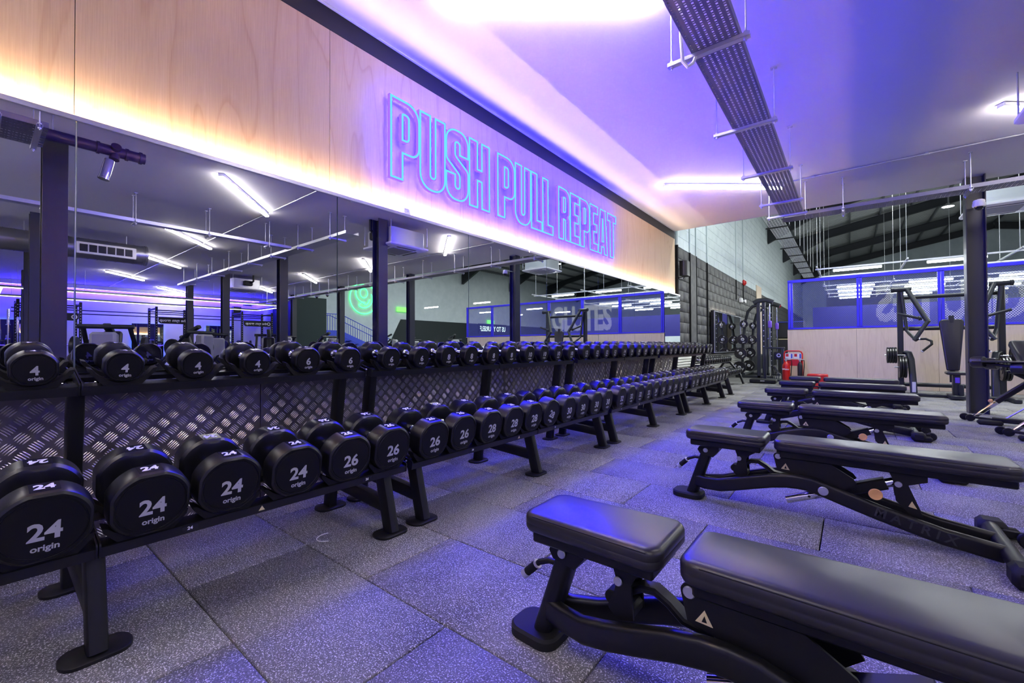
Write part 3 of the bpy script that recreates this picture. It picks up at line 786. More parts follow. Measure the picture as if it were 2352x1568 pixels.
# ================================================================== RACKS
def saddle_mesh(Rr, wx, arm=62):
    """black crescent cradle under a head; arms rise on both sides"""
    pts = []; n = 10; hw = Rr*.95
    top = []
    for i in range(n+1):
        a = R(-arm+2*arm*i/n); top.append((Rr*1.02*math.sin(a), Rr*1.02*(1-math.cos(a))))
    lo_ = top[0]; hi = top[-1]
    bot = [(hi[0]+.014, hi[1]+.004), (hi[0]+.010, hi[1]-.012), (Rr*.55, -.012), (-Rr*.55, -.012), (lo_[0]-.010, lo_[1]-.012), (lo_[0]-.014, lo_[1]+.004)]
    q = MB(); q.prism(top+bot, 'x', -wx/2, wx/2)
    return q.data('saddle', 'rubber_black', 40)
SAD = {'L': saddle_mesh(.135, .05, 48), 'U': saddle_mesh(.103, .045)}
footpoly = rpoly([(-.092, -.052, .045), (.092, -.052, .045), (.092, .052, .045), (-.092, .052, .045)], 4)
def leg_frame(parent, y):
    """one side frame at local y"""
    def B(name, mb, mat='steel_black', par=parent):
        o = mb.build(name, mat, par); o.location = (0, y, 0); return o
    for nm, x in (('front_foot', .995), ('rear_foot', .375)):
        q = MB(); pad_mesh(q, [(p[1]*1.25, p[0]*.98) for p in footpoly], [(.0, 0), (0, .010), (.004, .013)], T(x, 0, 0)); B(nm, q, 'steel_black')
    q = MB(); q.sweep(rrect(.052, .084, .014, 2), [(1.005, 0, .010), (.915, 0, .345)], (1, 0, 0)); B('front_leg', q)
    q = MB(); q.sweep(rrect(.052, .080, .012, 2), [(.37, 0, .010), (.415, 0, .36), (.49, 0, .845)], (1, 0, 0)); B('rear_post', q)
    q = MB(); q.sweep(rrect(.05, .078, .014, 2), [(.40, 0, .185), (.965, 0, .145)], (0, 0, 1)); B('cross_bar', q)
    q = MB(); q.sweep(rrect(.04, .05, .006), [(.40, 0, .315), (.93, 0, .325)], (0, 0, 1)); B('tray_arm', q)
    q = MB(); q.sweep(rrect(.05, .02, .003), [(.40, 0, .870), (.62, 0, .832)], (0, 0, 1)); B('tray_arm', q)
def rack(index, label, legs=(0, 1, 2)):
    r_ = thing('dumbbell_rack', label, 'rack', (0, 0, 0), group='dumbbell racks along the mirror')
    ya = rackY(index); L = PITCHY*10; yb = ya+L
    c = RY(TILT)
    for nm, (tx, tz_), hx, sad in (('L', TRAY_L, .135, 'L'), ('U', TRAY_U, .112, 'U')):
        M0 = T(tx, 0, tz_) @ c
        for (h0, h1) in ((0, .5), (.5, 1)):
            y0_, y1_ = ya+L*h0+.004, ya+L*h1-.004; ym = (y0_+y1_)/2
            for sx in (-1, 1):
                q = MB(); q.box((sx*(hx-.032), 0, -.002), (.062, y1_-y0_, .004)); q.box((sx*hx, 0, -.018), (.004, y1_-y0_, .034))
                if sx < 0: q.box((-hx, 0, .003), (.004, y1_-y0_, .008))
                else: q.box((hx-.064, 0, -.016), (.004, y1_-y0_, .030))
                o = q.build('tray_rail', 'steel_black_satin', r_); o.matrix_local = M0 @ T(0, ym, 0)
            for yy in (y0_, y1_):
                q = MB(); q.prism(rpoly([(-hx-.02, -.035), (hx+.005, -.035, .004), (hx+.005, .014, .012), (-hx+.02, .030, .02), (-hx-.02, .030, .006)], 3), 'y', -.0025, .0025)
                o = q.build('end_plate', 'steel_black_satin', r_); o.matrix_local = M0 @ T(0, yy, 0)
        for i in range(10):
            for sx in (1, -1):
                o = obj('saddle', SAD[sad], r_); o.matrix_local = M0 @ T(sx*(hx-.030), ya+PITCHY*(i+.5), .009)
        q = MB()
        for i in range(3):
            for dy in (-.05, .05):
                yy = ya+L*(.02+.48*i)+dy
                disc(q, (hx-.05, yy, .004), 'z', .008, .009, 6, .001, 0, M0); disc(q, (hx-.05, yy, -.030), 'z', .009, .008, 12, .002, 0, M0)
        o = q.build('bolts', 'chrome', r_); o['kind'] = 'stuff'
    for k in legs: leg_frame(r_, ya+[.092, L/2, L-.092][k])
    return r_
rack(0, 'nearest two tier dumbbell rack, holding the 4 to 6 and 24 to 26 dumbbells', (1, 2))
rack(1, 'second dumbbell rack from the camera, holding the 8, 10, 28 and 30 dumbbells')
rack(2, 'third dumbbell rack from the camera, holding the 12, 14, 32 and 34 dumbbells')
rack(3, 'fourth dumbbell rack from the camera, ending where the mirror ends')
# small weight labels and warning triangles on the front rails
RK = [o for o in COL.objects if o.name.startswith('dumbbell_rack') and o.parent is None]
for rk_, sl, kg in ((0, 5.5, 24), (0, 8.5, 26), (1, 1.5, 28), (1, 5.5, 30), (2, .5, 32), (2, 4.5, 34)):
    q = MB(); M_ = T(TRAY_L[0], rackY(rk_)+PITCHY*(sl+.5), TRAY_L[1]) @ RY(TILT) @ T(.1375, 0, -.016)
    q.box((0, 0, 0), (.0008, .05, .020), M_); q.mesh(text_mesh(str(kg), .017, .0005), M_ @ T(.0008, 0, 0) @ TXM, 1)
    q.build('rail_label', ['label_patch', 'print_white'], RK[rk_])
for rk_, sl in ((0, 6.5), (1, 3.5), (2, 2.5)):
    q = MB(); M_ = T(TRAY_L[0], rackY(rk_)+PITCHY*(sl+.5), TRAY_L[1]) @ RY(TILT) @ T(.1375, 0, -.016)
    q.prism([(-.012, -.009), (.012, -.009), (0, .011)], 'x', -.0003, .0006, M_); q.build('warning_sticker', 'sticker_cream', RK[rk_])
# far low rack with small dumbbells below the small mirror
FR = thing('dumbbell_rack', 'low dark rack of small dumbbells beyond the mirror against the metal dado', 'rack', (0, 0, 0), group='dumbbell racks along the mirror')
for (tx, tz_) in ((.30, .60), (.55, .30)):
    for sx in (-.07, .07):
        q = MB(); q.box((tx+sx, 11.35, tz_-.02*sx/.07), (.04, 2.7, .03), ch=.004); q.build('rail', 'steel_black', FR)
for y in (10.0, 12.7):
    q = MB(); q.sweep(rrect(.05, .08, .012, 2), [(.05, y, 0), (.12, y, .35), (.25, y, .56), (.40, y, .56)], (0, 1, 0)); q.sweep(rrect(.05, .08, .012, 2), [(.40, y, .56), (.62, y, .28), (.72, y, 0.0)], (0, 1, 0)); q.sweep(rrect(.05, .06, .01), [(.12, y, .30), (.6, y, .27)], (0, 0, 1)); q.build('side_frame', 'steel_black', FR)
sm = {}
q = MB(); q.lathe([(0, -.05), (.045, -.05), (.058, -.04), (.062, -.03), (.062, .03), (.058, .04), (.045, .05), (0, .05)], 12, AX['x']); sm['h'] = q.data('head', 'urethane', 40)
q = MB(); q.tube([(-.07, 0, 0), (.07, 0, 0)], .014, 10); sm['g'] = q.data('handle', 'chrome')
for tier, (tx, tz_) in enumerate(((.30, .60), (.55, .30))):
    for i in range(12):
        d = thing('dumbbell', 'small black dumbbell, %s from the left on the %s tier of the low far rack' % (ORD[i], ('upper', 'lower')[tier]), 'dumbbell', (tx, 10.12+i*.222, tz_+.085), group='small dumbbells on the low far rack')
        d.rotation_euler = (0, R(8), 0)
        obj('handle', sm['g'], d)
        for sx in (-1, 1): o = obj('head', sm['h'], d); o.location = (sx*.115, 0, 0)
# end upright of the fourth rack tray carrying the last dumbbells
q = thing('dumbbell_rack', 'short end rack carrying the last two upper dumbbells past the mirror', 'rack', (0, 0, 0), group='dumbbell racks along the mirror')
ya = RACK0+RACKP*3
for sx in (-1, 1):
    b = MB(); b.box((sx*.09, 0, -.004), (.05, .62, .012), ch=.002); o = b.build('tray_rail', 'steel_black_satin', q); o.matrix_local = T(TRAY_U[0], ya+.31, TRAY_U[1]) @ RY(TILT)
for i in range(2):
    for sx in (1, -1):
        o = obj('saddle', SAD['U'], q); o.matrix_local = T(TRAY_U[0], 0, TRAY_U[1]) @ RY(TILT) @ T(sx*.082, slotY(4, i), .009)
leg_frame(q, ya+.55)
# ================================================================== BENCHES (local x along the bench, origin at world X 2.0)
def make_bench():
    b = thing('weight_bench', '', 'bench', group='adjustable benches')
    ox = 2.0
    def P2(pts): return [(p[0]-ox,)+tuple(p[1:]) for p in pts]
    def path(pts): return [(x-ox, y, z) for x, y, z in pts]
    # pads
    def pad(name, outline, z0, z1, par=b):
        q = MB(); h = z1-z0
        pad_mesh(q, outline, [(.016, z0), (.006, z0+h*.06), (0, z0+h*.22), (0, z0+h*.42), (.0012, z0+h*.46), (0, z0+h*.50), (0, z0+h*.72), (.004, z0+h*.86), (.011, z0+h*.95), (.022, z1)])
        return q.build(name, 'vinyl_black', par, angle=50)
    so = rpoly([(.095, -.120, .045), (.53, -.138, .04), (.553, -.10, .05), (.553, .10, .05), (.53, .138, .04), (.095, .120, .045)], 6)
    sp = pad('seat_pad', so, .398, .462)
    bo = rpoly([(.592, -.122, .05), (1.50, -.150, .05), (1.555, -.135, .05), (1.555, .135, .05), (1.50, .150, .05), (.592, .122, .05)], 6)
    bp = pad('back_pad', bo, .392, .458)
    # stitched seams near the front and rear edge of each pad
    for par, pts in ((sp, [(.14, -.1225, .452), (.52, -.1385, .452)]), (bp, [(.65, -.1245, .447), (1.46, -.1495, .447)])):
        q = MB(); q.tube([(x, y+.003, z) for x, y, z in pts], .0016, 6); q.build('stitching', 'rubber_black', par)
    q = MB(); q.box((.325, 0, .380), (.40, .20, .038), ch=.006); q.build('seat_base', 'steel_black', b)
    q = MB(); q.box((1.08, 0, .370), (.92, .16, .045), ch=.006); q.build('back_base', 'steel_black', b)
    # front foot and post
    q = MB(); pad_mesh(q, rpoly([(-.012, -.075, .06), (.178, -.085, .05), (.178, .085, .05), (-.012, .075, .06)], 6), [(0, 0), (0, .026), (.008, .034)]); q.build('front_foot', 'rubber_black', b)
    q = MB(); q.sweep(rrect(.066, .088, .03, 4), path([(2.108, 0, .025), (2.218, 0, .345)]), (0, 1, 0)); fp = q.build('front_post', 'steel_black', b)
    q = MB(); q.prism(P2([(2.165, .345), (2.285, .375), (2.285, .33), (2.25, .285), (2.17, .30), (2.155, .325)]), 'y', -.045, .045); q.build('post_bracket', 'steel_black', b)
    # main tubes
    for s_ in (-1, 1):
        pts = [(2.13, .020, .118), (2.20, .036, .112), (2.29, .062, .122), (2.38, .080, .150), (2.48, .088, .182), (2.57, .088, .208), (2.65, .088, .224), (2.71, .088, .228), (2.77, .088, .224), (2.83, .088, .206), (2.92, .088, .178), (3.06, .088, .136), (3.29, .088, .078), (3.49, .088, .050)]
        q = MB(); q.sweep(rrect(.042, .080, .016, 3), path([(x, s_*y, z) for x, y, z in pts]), (0, 0, 1)); ft = q.build('frame_tube', 'steel_black_satin', b)
        if s_ < 0:
            a = math.degrees(math.atan2(.078-.136, .23)); q = MB()
            q.mesh(text_mesh('M A T R I X', .062, .0012), T(3.19-ox, -.1095, .106) @ RY(-a) @ RX(90)); q.build('frame_lettering', 'lettering_dark', ft)
            q = MB(); q.box((2.945-ox, -.1, .214), (.045, .012, .002), RY(0)); 
        # pivot plates
        q = MB(); q.prism(rpoly(P2([(2.583, .372, .02), (2.64, .375), (2.86, .345), (2.955, .285, .01), (2.97, .262), (2.90, .200), (2.66, .262), (2.605, .275)])), 'y', s_*.062-.004, s_*.062+.004); pv = q.build('pivot_plate', 'steel_black', b)
        if s_ < 0:
            q = MB(); q.prism(P2([(2.625, .283), (2.668, .281), (2.648, .318)]), 'y', -.0672, -.0662); w_ = q.build('warning_sticker', 'sticker_cream', pv)
            q = MB(); q.prism(P2([(2.641, .287), (2.654, .287), (2.648, .304)]), 'y', -.0678, -.0671); q.build('pictogram', 'steel_black', w_)
        q = MB(); disc(q, (2.611-ox, s_*.070, .353), 'y', .016, .008, 16, .002); disc(q, (2.206-ox, s_*.050, .326), 'y', .015, .008, 16, .002); disc(q, (2.401-ox, s_*.048, .302), 'y', .014, .008, 16, .002); disc(q, (2.826-ox, s_*.112, .205), 'y', .024, .010, 20, .003); disc(q, (3.135-ox, s_*.062, .290), 'y', .016, .008, 16, .002)
        o = q.build('bolts', 'galvanised', b); o['kind'] = 'stuff'
        q = MB(); q.prism(rpoly(P2([(2.375, .365), (2.50, .362), (2.485, .345), (2.452, .325), (2.440, .30), (2.446, .20), (2.40, .185, .02), (2.362, .215, .02), (2.385, .26), (2.395, .30)])), 'y', s_*.040-.004, s_*.040+.004); q.build('seat_strut', 'steel_black', b)
        q = MB(); q.prism(rpoly(P2([(3.095, .36), (3.245, .36), (3.245, .318), (3.172, .290), (3.228, .140), (3.195, .128), (3.125, .205), (3.115, .31)])), 'y', s_*.054-.004, s_*.054+.004); up = q.build('upright_plate', 'steel_black', b)
        if s_ < 0:
            q = MB(); q.prism(P2([(3.172, .185), (3.205, .178), (3.186, .214)]), 'y', -.0592, -.0582); q.build('warning_sticker', 'sticker_cream', up)
    q = MB(); q.box((2.41-ox, 0, .215), (.07, .085, .04), ch=.01); disc(q, (2.37-ox, 0, .235), 'y', .022, .06, 14, .003); q.build('seat_slider', 'rubber_black', b)
    q = MB(); q.sweep(rrect(.05, .022, .006), path([(2.42, 0, .262), (2.46, 0, .288), (2.50, 0, .292), (2.54, 0, .270), (2.58, 0, .238), (2.66, 0, .228)]), (0, 0, 1)); q.build('link_bar', 'steel_black', b)
    d = Vector((3.13-2.645, 0, .29-.092)).normalized()
    q = MB(); q.tube(path([(2.645, 0, .092), (3.12, 0, .286)]), .024, 16); ct = q.build('chrome_strut', 'chrome', b)
    q = MB()
    for t_ in (.12, .17, .22): disc(q, (2.645+d.x*t_-ox, -.0235, .092+d.z*t_), 'y', .007, .004, 10, .0005)
    q.build('index_holes', 'steel_black', ct)
    q = MB(); q.sweep(rrect(.058, .062, .008), path([(2.86, 0, .180), (3.09, 0, .274)]), (0, 1, 0)); q.build('strut_sleeve', 'steel_black', b)
    q = MB(); q.tube([(1.044, -.03, .232), (1.044, -.128, .240)], .008, 10); kn = q.build('knob_stem', 'steel_black', b)
    q = MB(); q.lathe([(0, -.010), (.020, -.010), (.027, -.004), (.029, .004), (.026, .010), (.014, .0075), (0, .0070)], 24, T(1.044, -.132, .240) @ RX(90)); q.build('pull_knob', 'knob_orange', kn)
    # rear cross foot
    q = MB(); q.tube([(1.505, -.30, .058), (1.505, .30, .058)], .034, 16); q.build('rear_cross_tube', 'steel_black_satin', b)
    for s_ in (-1, 1):
        q = MB(); q.box((1.515, s_*.31, .048), (.11, .12, .094), ch=.022); q.box((1.56, s_*.33, .030), (.12, .05, .055), ch=.015); q.build('rubber_foot', 'rubber_black', b)
        q = MB(); disc(q, (1.625, s_*.20, .042), 'y', .042, .030, 20, .006); disc(q, (1.625, s_*.20, .042), 'y', .012, .036, 12, .002); q.build('wheel', 'rubber_black', b)
        q = MB(); q.box((1.565, s_*.225, .055), (.10, .014, .035), ch=.004); q.build('wheel_arm', 'steel_black', b)
    # front handle
    q = MB(); q.tube(path([(2.17, 0, .262), (2.125, 0, .262), (2.085, 0, .244), (2.03, 0, .192)]), .0105, 10); hd = q.build('front_handle', 'steel_black_satin', b)
    dv = Vector((2.03-2.085, 0, .192-.244)).normalized(); p0 = Vector((2.075-ox, 0, .2345))
    q = MB(); q.tube([p0, p0+dv*.065], .0155, 14); q.build('grip', 'rubber_black', hd)
    q = MB(); q.tube([p0-dv*.004, p0+dv*.002], .0165, 14); q.tube([p0+dv*.058, p0+dv*.078], .0165, 16); q.build('grip_ring', 'silver_plastic', hd)
    index_kids(b); return b
BN = make_bench()
bl = [(1.245, 0.0, 0, 'nearest adjustable flat bench, its seat glowing violet'), (3.01, -0.3, 0.0, 'second flat bench from the camera, orange knob below its pad'), (4.74, 0.0, -.02, 'third flat bench from the camera, dark vinyl pads'), (6.43, 0.4, -.02, 'fourth flat bench from the camera'), (7.83, 0.2, -.02, 'fifth flat bench from the camera, second from the far end'), (9.1, 0.6, -.01, 'farthest flat bench of the row, in front of the fire extinguishers')]
for i, (y, a, dx, lab) in enumerate(bl):
    o = BN if i == 0 else dup(BN)
    o.location = (2.0+dx, y, 0); o.rotation_euler = (0, 0, R(a)); o['label'] = lab; o['group'] = 'adjustable benches'
# rubber band dropped on the floor
q = MB(); q.tube([(.78+.05*math.cos(a), 1.17+.055*math.sin(a), .003) for a in [R(150+i*17) for i in range(12)]], .0022, 6); tag(q.build('cable_tie', 'white_plastic'), 'thin white cable tie lying under the nearest rack', 'cable tie')

# ================================================================== WEIGHT PLATES
def plate_mesh(Rr, th, n=32, holes=False):
    q = MB(); q.lathe([(.026, -th/2), (Rr*.42, -th/2), (Rr*.45, -th*.32), (Rr*.80, -th*.32), (Rr*.84, -th/2), (Rr*.97, -th/2), (Rr, -th*.3), (Rr, th*.3), (Rr*.97, th/2), (Rr*.84, th/2), (Rr*.80, th*.32), (Rr*.45, th*.32), (Rr*.42, th/2), (.026, th/2), (.026, -th/2)], n)
    return q.data('disc', 'urethane', 35)
PM = {}
def plate(Rr, th, M, label, group, num=None):
    k = (Rr, th)
    if k not in PM: PM[k] = plate_mesh(Rr, th)
    p = thing('weight_plate', label, 'weight plate', group=group); p.matrix_world = M
    obj('disc', PM[k], p)
    if num:
        kk = ('t', num, Rr)
        if kk not in PM:
            q = MB(); q.mesh(text_mesh(num, Rr*.30, .002), T(0, Rr*.62, th/2+.0006)); q.mesh(text_mesh('origin', Rr*.22, .0015), T(0, -Rr*.63, th/2+.0006) @ RZ(180)); q.lathe([(.028, th/2), (.05, th/2+.004), (.03, th/2+.008)], 16); PM[kk] = q.data('number_print', 'print_white')
        obj('number_print', PM[kk], p)
    return p

# ================================================================== CHEST PRESS MACHINE
cp = thing('press_machine', 'black plate loaded chest press machine in front of the plywood wall', 'exercise machine', (0, 0, 0))
def MBp(name, fn, mat='machine_graphite', par=cp):
    q = MB(); fn(q); return q.build(name, mat, par)
for x in (3.765, 5.17):
    MBp('upright', lambda q: q.box((x, 11.95, 1.08), (.09, .13, 2.06), ch=.012))
    MBp('base_rail', lambda q: q.box((x, 11.75, .04), (.10, 1.5, .08), ch=.015))
MBp('cross_bar', lambda q: q.tube([(3.80, 11.98, 1.985), (5.14, 11.98, 1.985)], .038, 14))
MBp('cross_bar', lambda q: q.tube([(3.80, 11.98, 1.34), (5.14, 11.98, 1.34)], .038, 14))
MBp('cross_bar', lambda q: q.tube([(3.80, 11.98, .20), (5.14, 11.98, .20)], .042, 14))
MBp('base_bar', lambda q: q.box((4.47, 11.50, .035), (1.45, .09, .06), ch=.012))
for sgn, x0_ in ((1, 3.765), (-1, 5.17)):
    def X(d): return x0_+sgn*d
    MBp('pivot_tube', lambda q: (q.tube([(X(-.13), 11.86, 2.15), (X(.17), 11.86, 2.15)], .045, 16), disc(q, (X(-.12), 11.86, 2.15), 'x', .055, .05, 18, .006)))
    MBp('press_arm', lambda q: (q.tube([(X(.10), 11.84, 2.15), (X(.38), 11.55, 1.45)], .042, 14), q.tube([(X(.37), 11.55, 1.46), (X(.17), 11.45, 1.10)], .036, 14), q.tube([(X(.02), 11.86, 2.1), (X(.09), 11.80, 1.30), (X(.12), 11.72, 1.24), (X(.2), 11.5, 1.10)], .03, 10)))
    MBp('load_horn', lambda q: (q.tube([(X(.30), 11.60, 1.52), (X(-.06), 11.60, 1.64)], .026, 12), disc(q, (X(.26), 11.60, 1.535), 'x', .045, .03, 14, .005)))
    hd = MBp('handle', lambda q: q.tube([(X(.17), 11.45, 1.12), (X(.33), 11.42, 1.125), (X(.40), 11.36, 1.08), (X(.40), 11.33, 1.02), (X(.26), 11.30, .88)], .021, 12), 'rubber_black')
    MBp('grip_ring', lambda q: (q.tube([(X(.235), 11.437, 1.122), (X(.25), 11.435, 1.1225)], .025, 12), q.tube([(X(.268), 11.3016, .888), (X(.258), 11.2995, .876)], .024, 12)), 'silver_plastic', hd)
    MBp('storage_post', lambda q: q.sweep(rrect(.07, .11, .03, 3), [(X(.06), 11.80, .86), (X(.11), 11.74, .84), (X(.135), 11.68, .72), (X(.15), 11.60, .35), (X(.16), 11.54, .02)], (1, 0, 0)))
    MBp('foot_pad', lambda q: q.box((X(.14), 11.50, .02), (.16, .24, .04), ch=.015), 'rubber_black')
    for z, y in ((.80, 11.74), (.56, 11.66)):
        MBp('storage_peg', lambda q: q.tube([(X(.15), y, z), (X(-.26 if z > .7 else -.12), y, z)], .016, 10), 'chrome')
        rr = .165 if z > .7 else .215
        for k in range(4 if z > .7 else 3):
            plate(rr, .034, T(X((-.09 if z > .7 else .05)-.04*k), y, z) @ AX['x'], 'black rubber plate on the %s %s peg of the press machine, %s from the frame' % ('upper' if z > .7 else 'lower', 'left' if sgn > 0 else 'right', ORD[k]), 'plates stored on the press machine')
MBp('info_sticker', lambda q: q.box((3.925, 11.515, .18), (.055, .004, .20)), 'sticker_white')
bpd = rpoly([(-.085, 0, .03), (.085, 0, .03), (.168, .9, .06), (.15, .975, .05), (-.15, .975, .05), (-.168, .9, .06)], 5)
q = MB(); pad_mesh(q, bpd, [(.02, -.03), (0, -.018), (0, .018), (.008, .028), (.02, .032)], T(4.455, 11.42, .52) @ RX(84)); q.build('back_pad', 'vinyl_black', cp, 50)
MBp('back_frame', lambda q: (q.sweep(rrect(.07, .07, .01), [(4.455, 11.50, .3), (4.455, 11.52, 1.56)], (0, 1, 0)), q.box((4.455, 11.75, 1.34), (.08, .5, .06), ch=.01)))
q = MB(); pad_mesh(q, rpoly([(-.15, -.16, .05), (.15, -.16, .05), (.14, .16, .05), (-.14, .16, .05)], 5), [(.02, 0), (0, .015), (0, .045), (.02, .06)], T(4.475, 11.25, .455)); q.build('seat_pad', 'vinyl_black', cp, 50)
MBp('seat_post', lambda q: (q.sweep(rrect(.10, .14, .012), [(4.47, 11.24, .0), (4.47, 11.24, .46)], (0, 1, 0)), q.box((4.47, 11.30, .05), (.20, .5, .07), ch=.012), q.box((4.52, 11.16, .18), (.07, .06, .20), ch=.01)))
MBp('purple_latch', lambda q: q.box((4.475, 11.163, .36), (.06, .012, .10), ch=.003), 'purple_acc')

# ================================================================== ROLLER BENCH at the right edge
def roller_bench(loc, rz, label, full=True):
    r_ = thing('roller_bench', label, 'bench', loc, rz, group='benches with foam rollers')
    def A(name, fn, mat='steel_black', par=r_):
        q = MB(); fn(q); return q.build(name, mat, par)
    if full:
        for k, (x, y, z) in enumerate(((-.02, -.10, .785), (.10, -.06, .765), (.30, -.20, .72), (.46, -.26, .70))):
            A('foam_roller', lambda q: q.lathe([(.02, -.06), (.062, -.06), (.072, -.05), (.072, .05), (.062, .06), (.02, .06)], 20, T(x, y, z) @ RZ(-32) @ AX['x']), 'vinyl_black')
        A('roller_bar', lambda q: q.tube([(-.10, -.06, .79), (.62, -.32, .68)], .02, 10), 'steel_black_satin')
        A('arm_rest', lambda q: q.box((.26, -.14, .795), (.62, .11, .022), RZ(-14), ch=.008), 'vinyl_black')
        q = MB(); pad_mesh(q, rpoly([(-.17, -.36, .06), (.17, -.36, .06), (.17, .36, .06), (-.17, .36, .06)], 5), [(.03, -.04), (0, -.025), (0, .02), (.012, .035), (.03, .042)], T(.50, .12, .86) @ RX(28) @ RY(4)); q.build('back_pad', 'vinyl_black', r_, 50)
        A('neck_frame', lambda q: (q.sweep(rrect(.07, .10, .01), [(.42, -.02, .62), (.62, .0, .70)], (0, 0, 1)), q.prism([(.2, .68), (.62, .74), (.62, .5), (.42, .54)], 'y', -.16, -.10)))
        A('outer_leg', lambda q: q.sweep(rrect(.06, .075, .01), [(.17, .12, .28), (.50, .0, .62)], (0, 1, 0)), 'steel_black_satin')
    A('chrome_leg', lambda q: q.sweep(rrect(.045, .06, .008), [(-.02, .20, .05), (.25, .09, .36)], (0, 1, 0)), 'chrome')
    A('pull_knob', lambda q: q.lathe([(0, -.03), (.014, -.03), (.024, -.02), (.024, .0), (.01, .012), (0, .012)], 16, T(.10, .08, .285) @ RY(-90)), 'knob_orange')
    A('gas_rod', lambda q: q.tube([(.19, .0, .05), (.55, -.1, .40)], .009, 8), 'galvanised')
    A('base_tube', lambda q: q.sweep(rrect(.07, .06, .012), [(.10, -.05, .065), (.95, -.30, .065)], (0, 0, 1)), 'steel_black_satin')
    for (x, y) in ((-.06, .16), (-.10, .26)):
        A('wheel', lambda q: (disc(q, (x, y, .045), 'y', .045, .035, 20, .006), disc(q, (x, y-.02, .045), 'y', .015, .006, 12, .002)), 'rubber_black')
    A('wheel_arm', lambda q: q.sweep(rrect(.04, .03, .006), [(-.08, .21, .055), (.12, .02, .055)], (0, 0, 1)))
    A('rubber_foot', lambda q: q.box((.07, -.10, .03), (.22, .10, .06), RZ(0), ch=.018), 'rubber_black')
    return r_
roller_bench((4.24, 8.02, 0), 0, 'bench with black foam rollers standing in front of the steel column')
roller_bench((4.36, 6.90, 0), 0, 'bench foot with small black wheels cut by the right edge of the picture', False)

# ================================================================== SMALL MIRROR, SPEAKER, CONDUITS, DADO
sm_ = thing('wall_mirror', 'small silver framed mirror on the block wall beside the plate rack', 'mirror', (0, 0, 0))
q = MB(); q.box((-.04, 14.5, 1.40), (.09, 3.56, 1.20)); q.build('backing_box', 'steel_black', sm_)
q = MB(); q.box((.012, 14.5, 1.40), (.008, 3.50, 1.14)); q.build('mirror_glass', 'mirror_glass', sm_)
q = MB()
for z in (.825, 1.975): q.box((.012, 14.5, z), (.02, 3.58, .022))
for y in (12.72, 16.28): q.box((.012, y, 1.40), (.02, .03, 1.17))
q.build('frame', 'aluminium', sm_)
q = MB(); q.add([(-.085, 12.8, 2.006), (-.070, 12.8, 2.006), (-.070, 16.2, 2.006), (-.085, 16.2, 2.006)], [(0, 1, 2, 3)]); q.build('light_strip', 'strip_small', sm_)
sp = thing('loudspeaker', 'black wall mounted loudspeaker on the charcoal block wall', 'loudspeaker', (-.12, 9.98, 2.75))
q = MB(); q.prism(rpoly([(.08, -.14), (.17, -.17, .05), (.24, -.11, .06), (.24, .11, .06), (.17, .17, .05), (.08, .14)], 4), 'z', -.165, .165); q.build('cabinet', 'black_plastic', sp)
q = MB(); q.tube([(.16, 0, -.175), (.16, 0, -.185), (.02, -.04, -.185), (.02, -.04, .185), (.16, 0, .185), (.16, 0, .175)], .012, 8); q.box((.01, -.04, 0), (.02, .08, .25)); q.build('bracket', 'steel_black', sp)
q = MB(); q.tube([(.13, .05, -.17), (.10, .06, -.22), (.05, .0, -.24), (.02, -.04, -.18)], .005, 6); q.build('cable', 'rubber_black', sp)
for i, (y, dark) in enumerate(((9.82, .035), (10.86, .022), (11.40, .022), (12.47, .022), (16.28, .018), (17.52, .018))):
    t_ = thing('wall_conduit', 'vertical conduit on the hall block wall, %s from the mirror end' % ORD[i], 'conduit', (HX+dark, y, 0), group='vertical conduits on the hall wall')
    z0_ = .83 if i < 4 else 2.6
    q = MB(); q.tube([(0, 0, z0_), (0, 0, 3.28)], dark*.9, 8); q.build('lower_length', 'mortar_dark', t_)
    q = MB(); q.tube([(0, 0, 3.28), (0, 0, 6.8)], dark*.9, 8); q.build('upper_length', 'wall_pale', t_)
q = MB(); q.box((HX+.015, 11.13, 2.05), (.03, .46, 2.45), ch=.003); tag(q.build('wall_pilaster', 'block_dark'), 'flat dark pilaster between two conduits on the block wall', 'pilaster')
el = thing('emergency_light', 'white twin emergency light on the block wall above the small mirror', 'light', (HX+.05, 16.9, 2.62))
q = MB(); q.box((0, 0, 0), (.09, .22, .16), ch=.01); q.build('case', 'white_plastic', el)
q = MB()
for dy in (.16, .27): q.lathe([(0, -.05), (.04, -.05), (.06, .05), (0, .05)], 14, T(.06, dy, -.02) @ AX['x'])
q.box((.02, .18, -.02), (.03, .2, .05)); q.build('lamp_heads', 'silver_plastic', el)
for i, (y, z) in enumerate(((17.55, 3.32), (27.5, 3.2))):
    f_ = thing('fire_alarm', 'small red fire alarm sounder %s on the hall wall' % ('below a conduit', 'near the blue cage')[i], 'alarm', (HX+.04, y, z), group='red fire alarms')
    q = MB(); q.box((0, 0, 0), (.08, .24, .20), ch=.03); q.build('sounder', 'fire_red', f_); q = MB(); q.lathe([(0, .0), (.07, 0), (.07, .03), (.04, .05), (0, .05)], 16, T(.03, 0, 0) @ AX['x']); q.build('grille', 'fire_red', f_)
dd = thing('metal_dado', 'ribbed metal sheeting along the foot of the block wall', 'wall cladding', (0, 0, 0))
for (ya, yb) in ((9.78, 12.6), (12.62, 15.3), (15.32, 18.4)):
    q = MB(); pr = []
    n = 26
    for i in range(n*4+1):
        z = .02+.78*i/(n*4) if False else .02+.80*i/(n*4); pr.append((HX+.03+.012*math.sin(2*math.pi*i/8), z))
    k_ = len(pr); vs = [(x, ya, z) for x, z in pr]+[(x, yb, z) for x, z in pr]; q.add(vs, [(i, k_+i, k_+i+1, i+1) for i in range(k_-1)])
    o = q.build('ribbed_sheet', 'corrugated', dd)
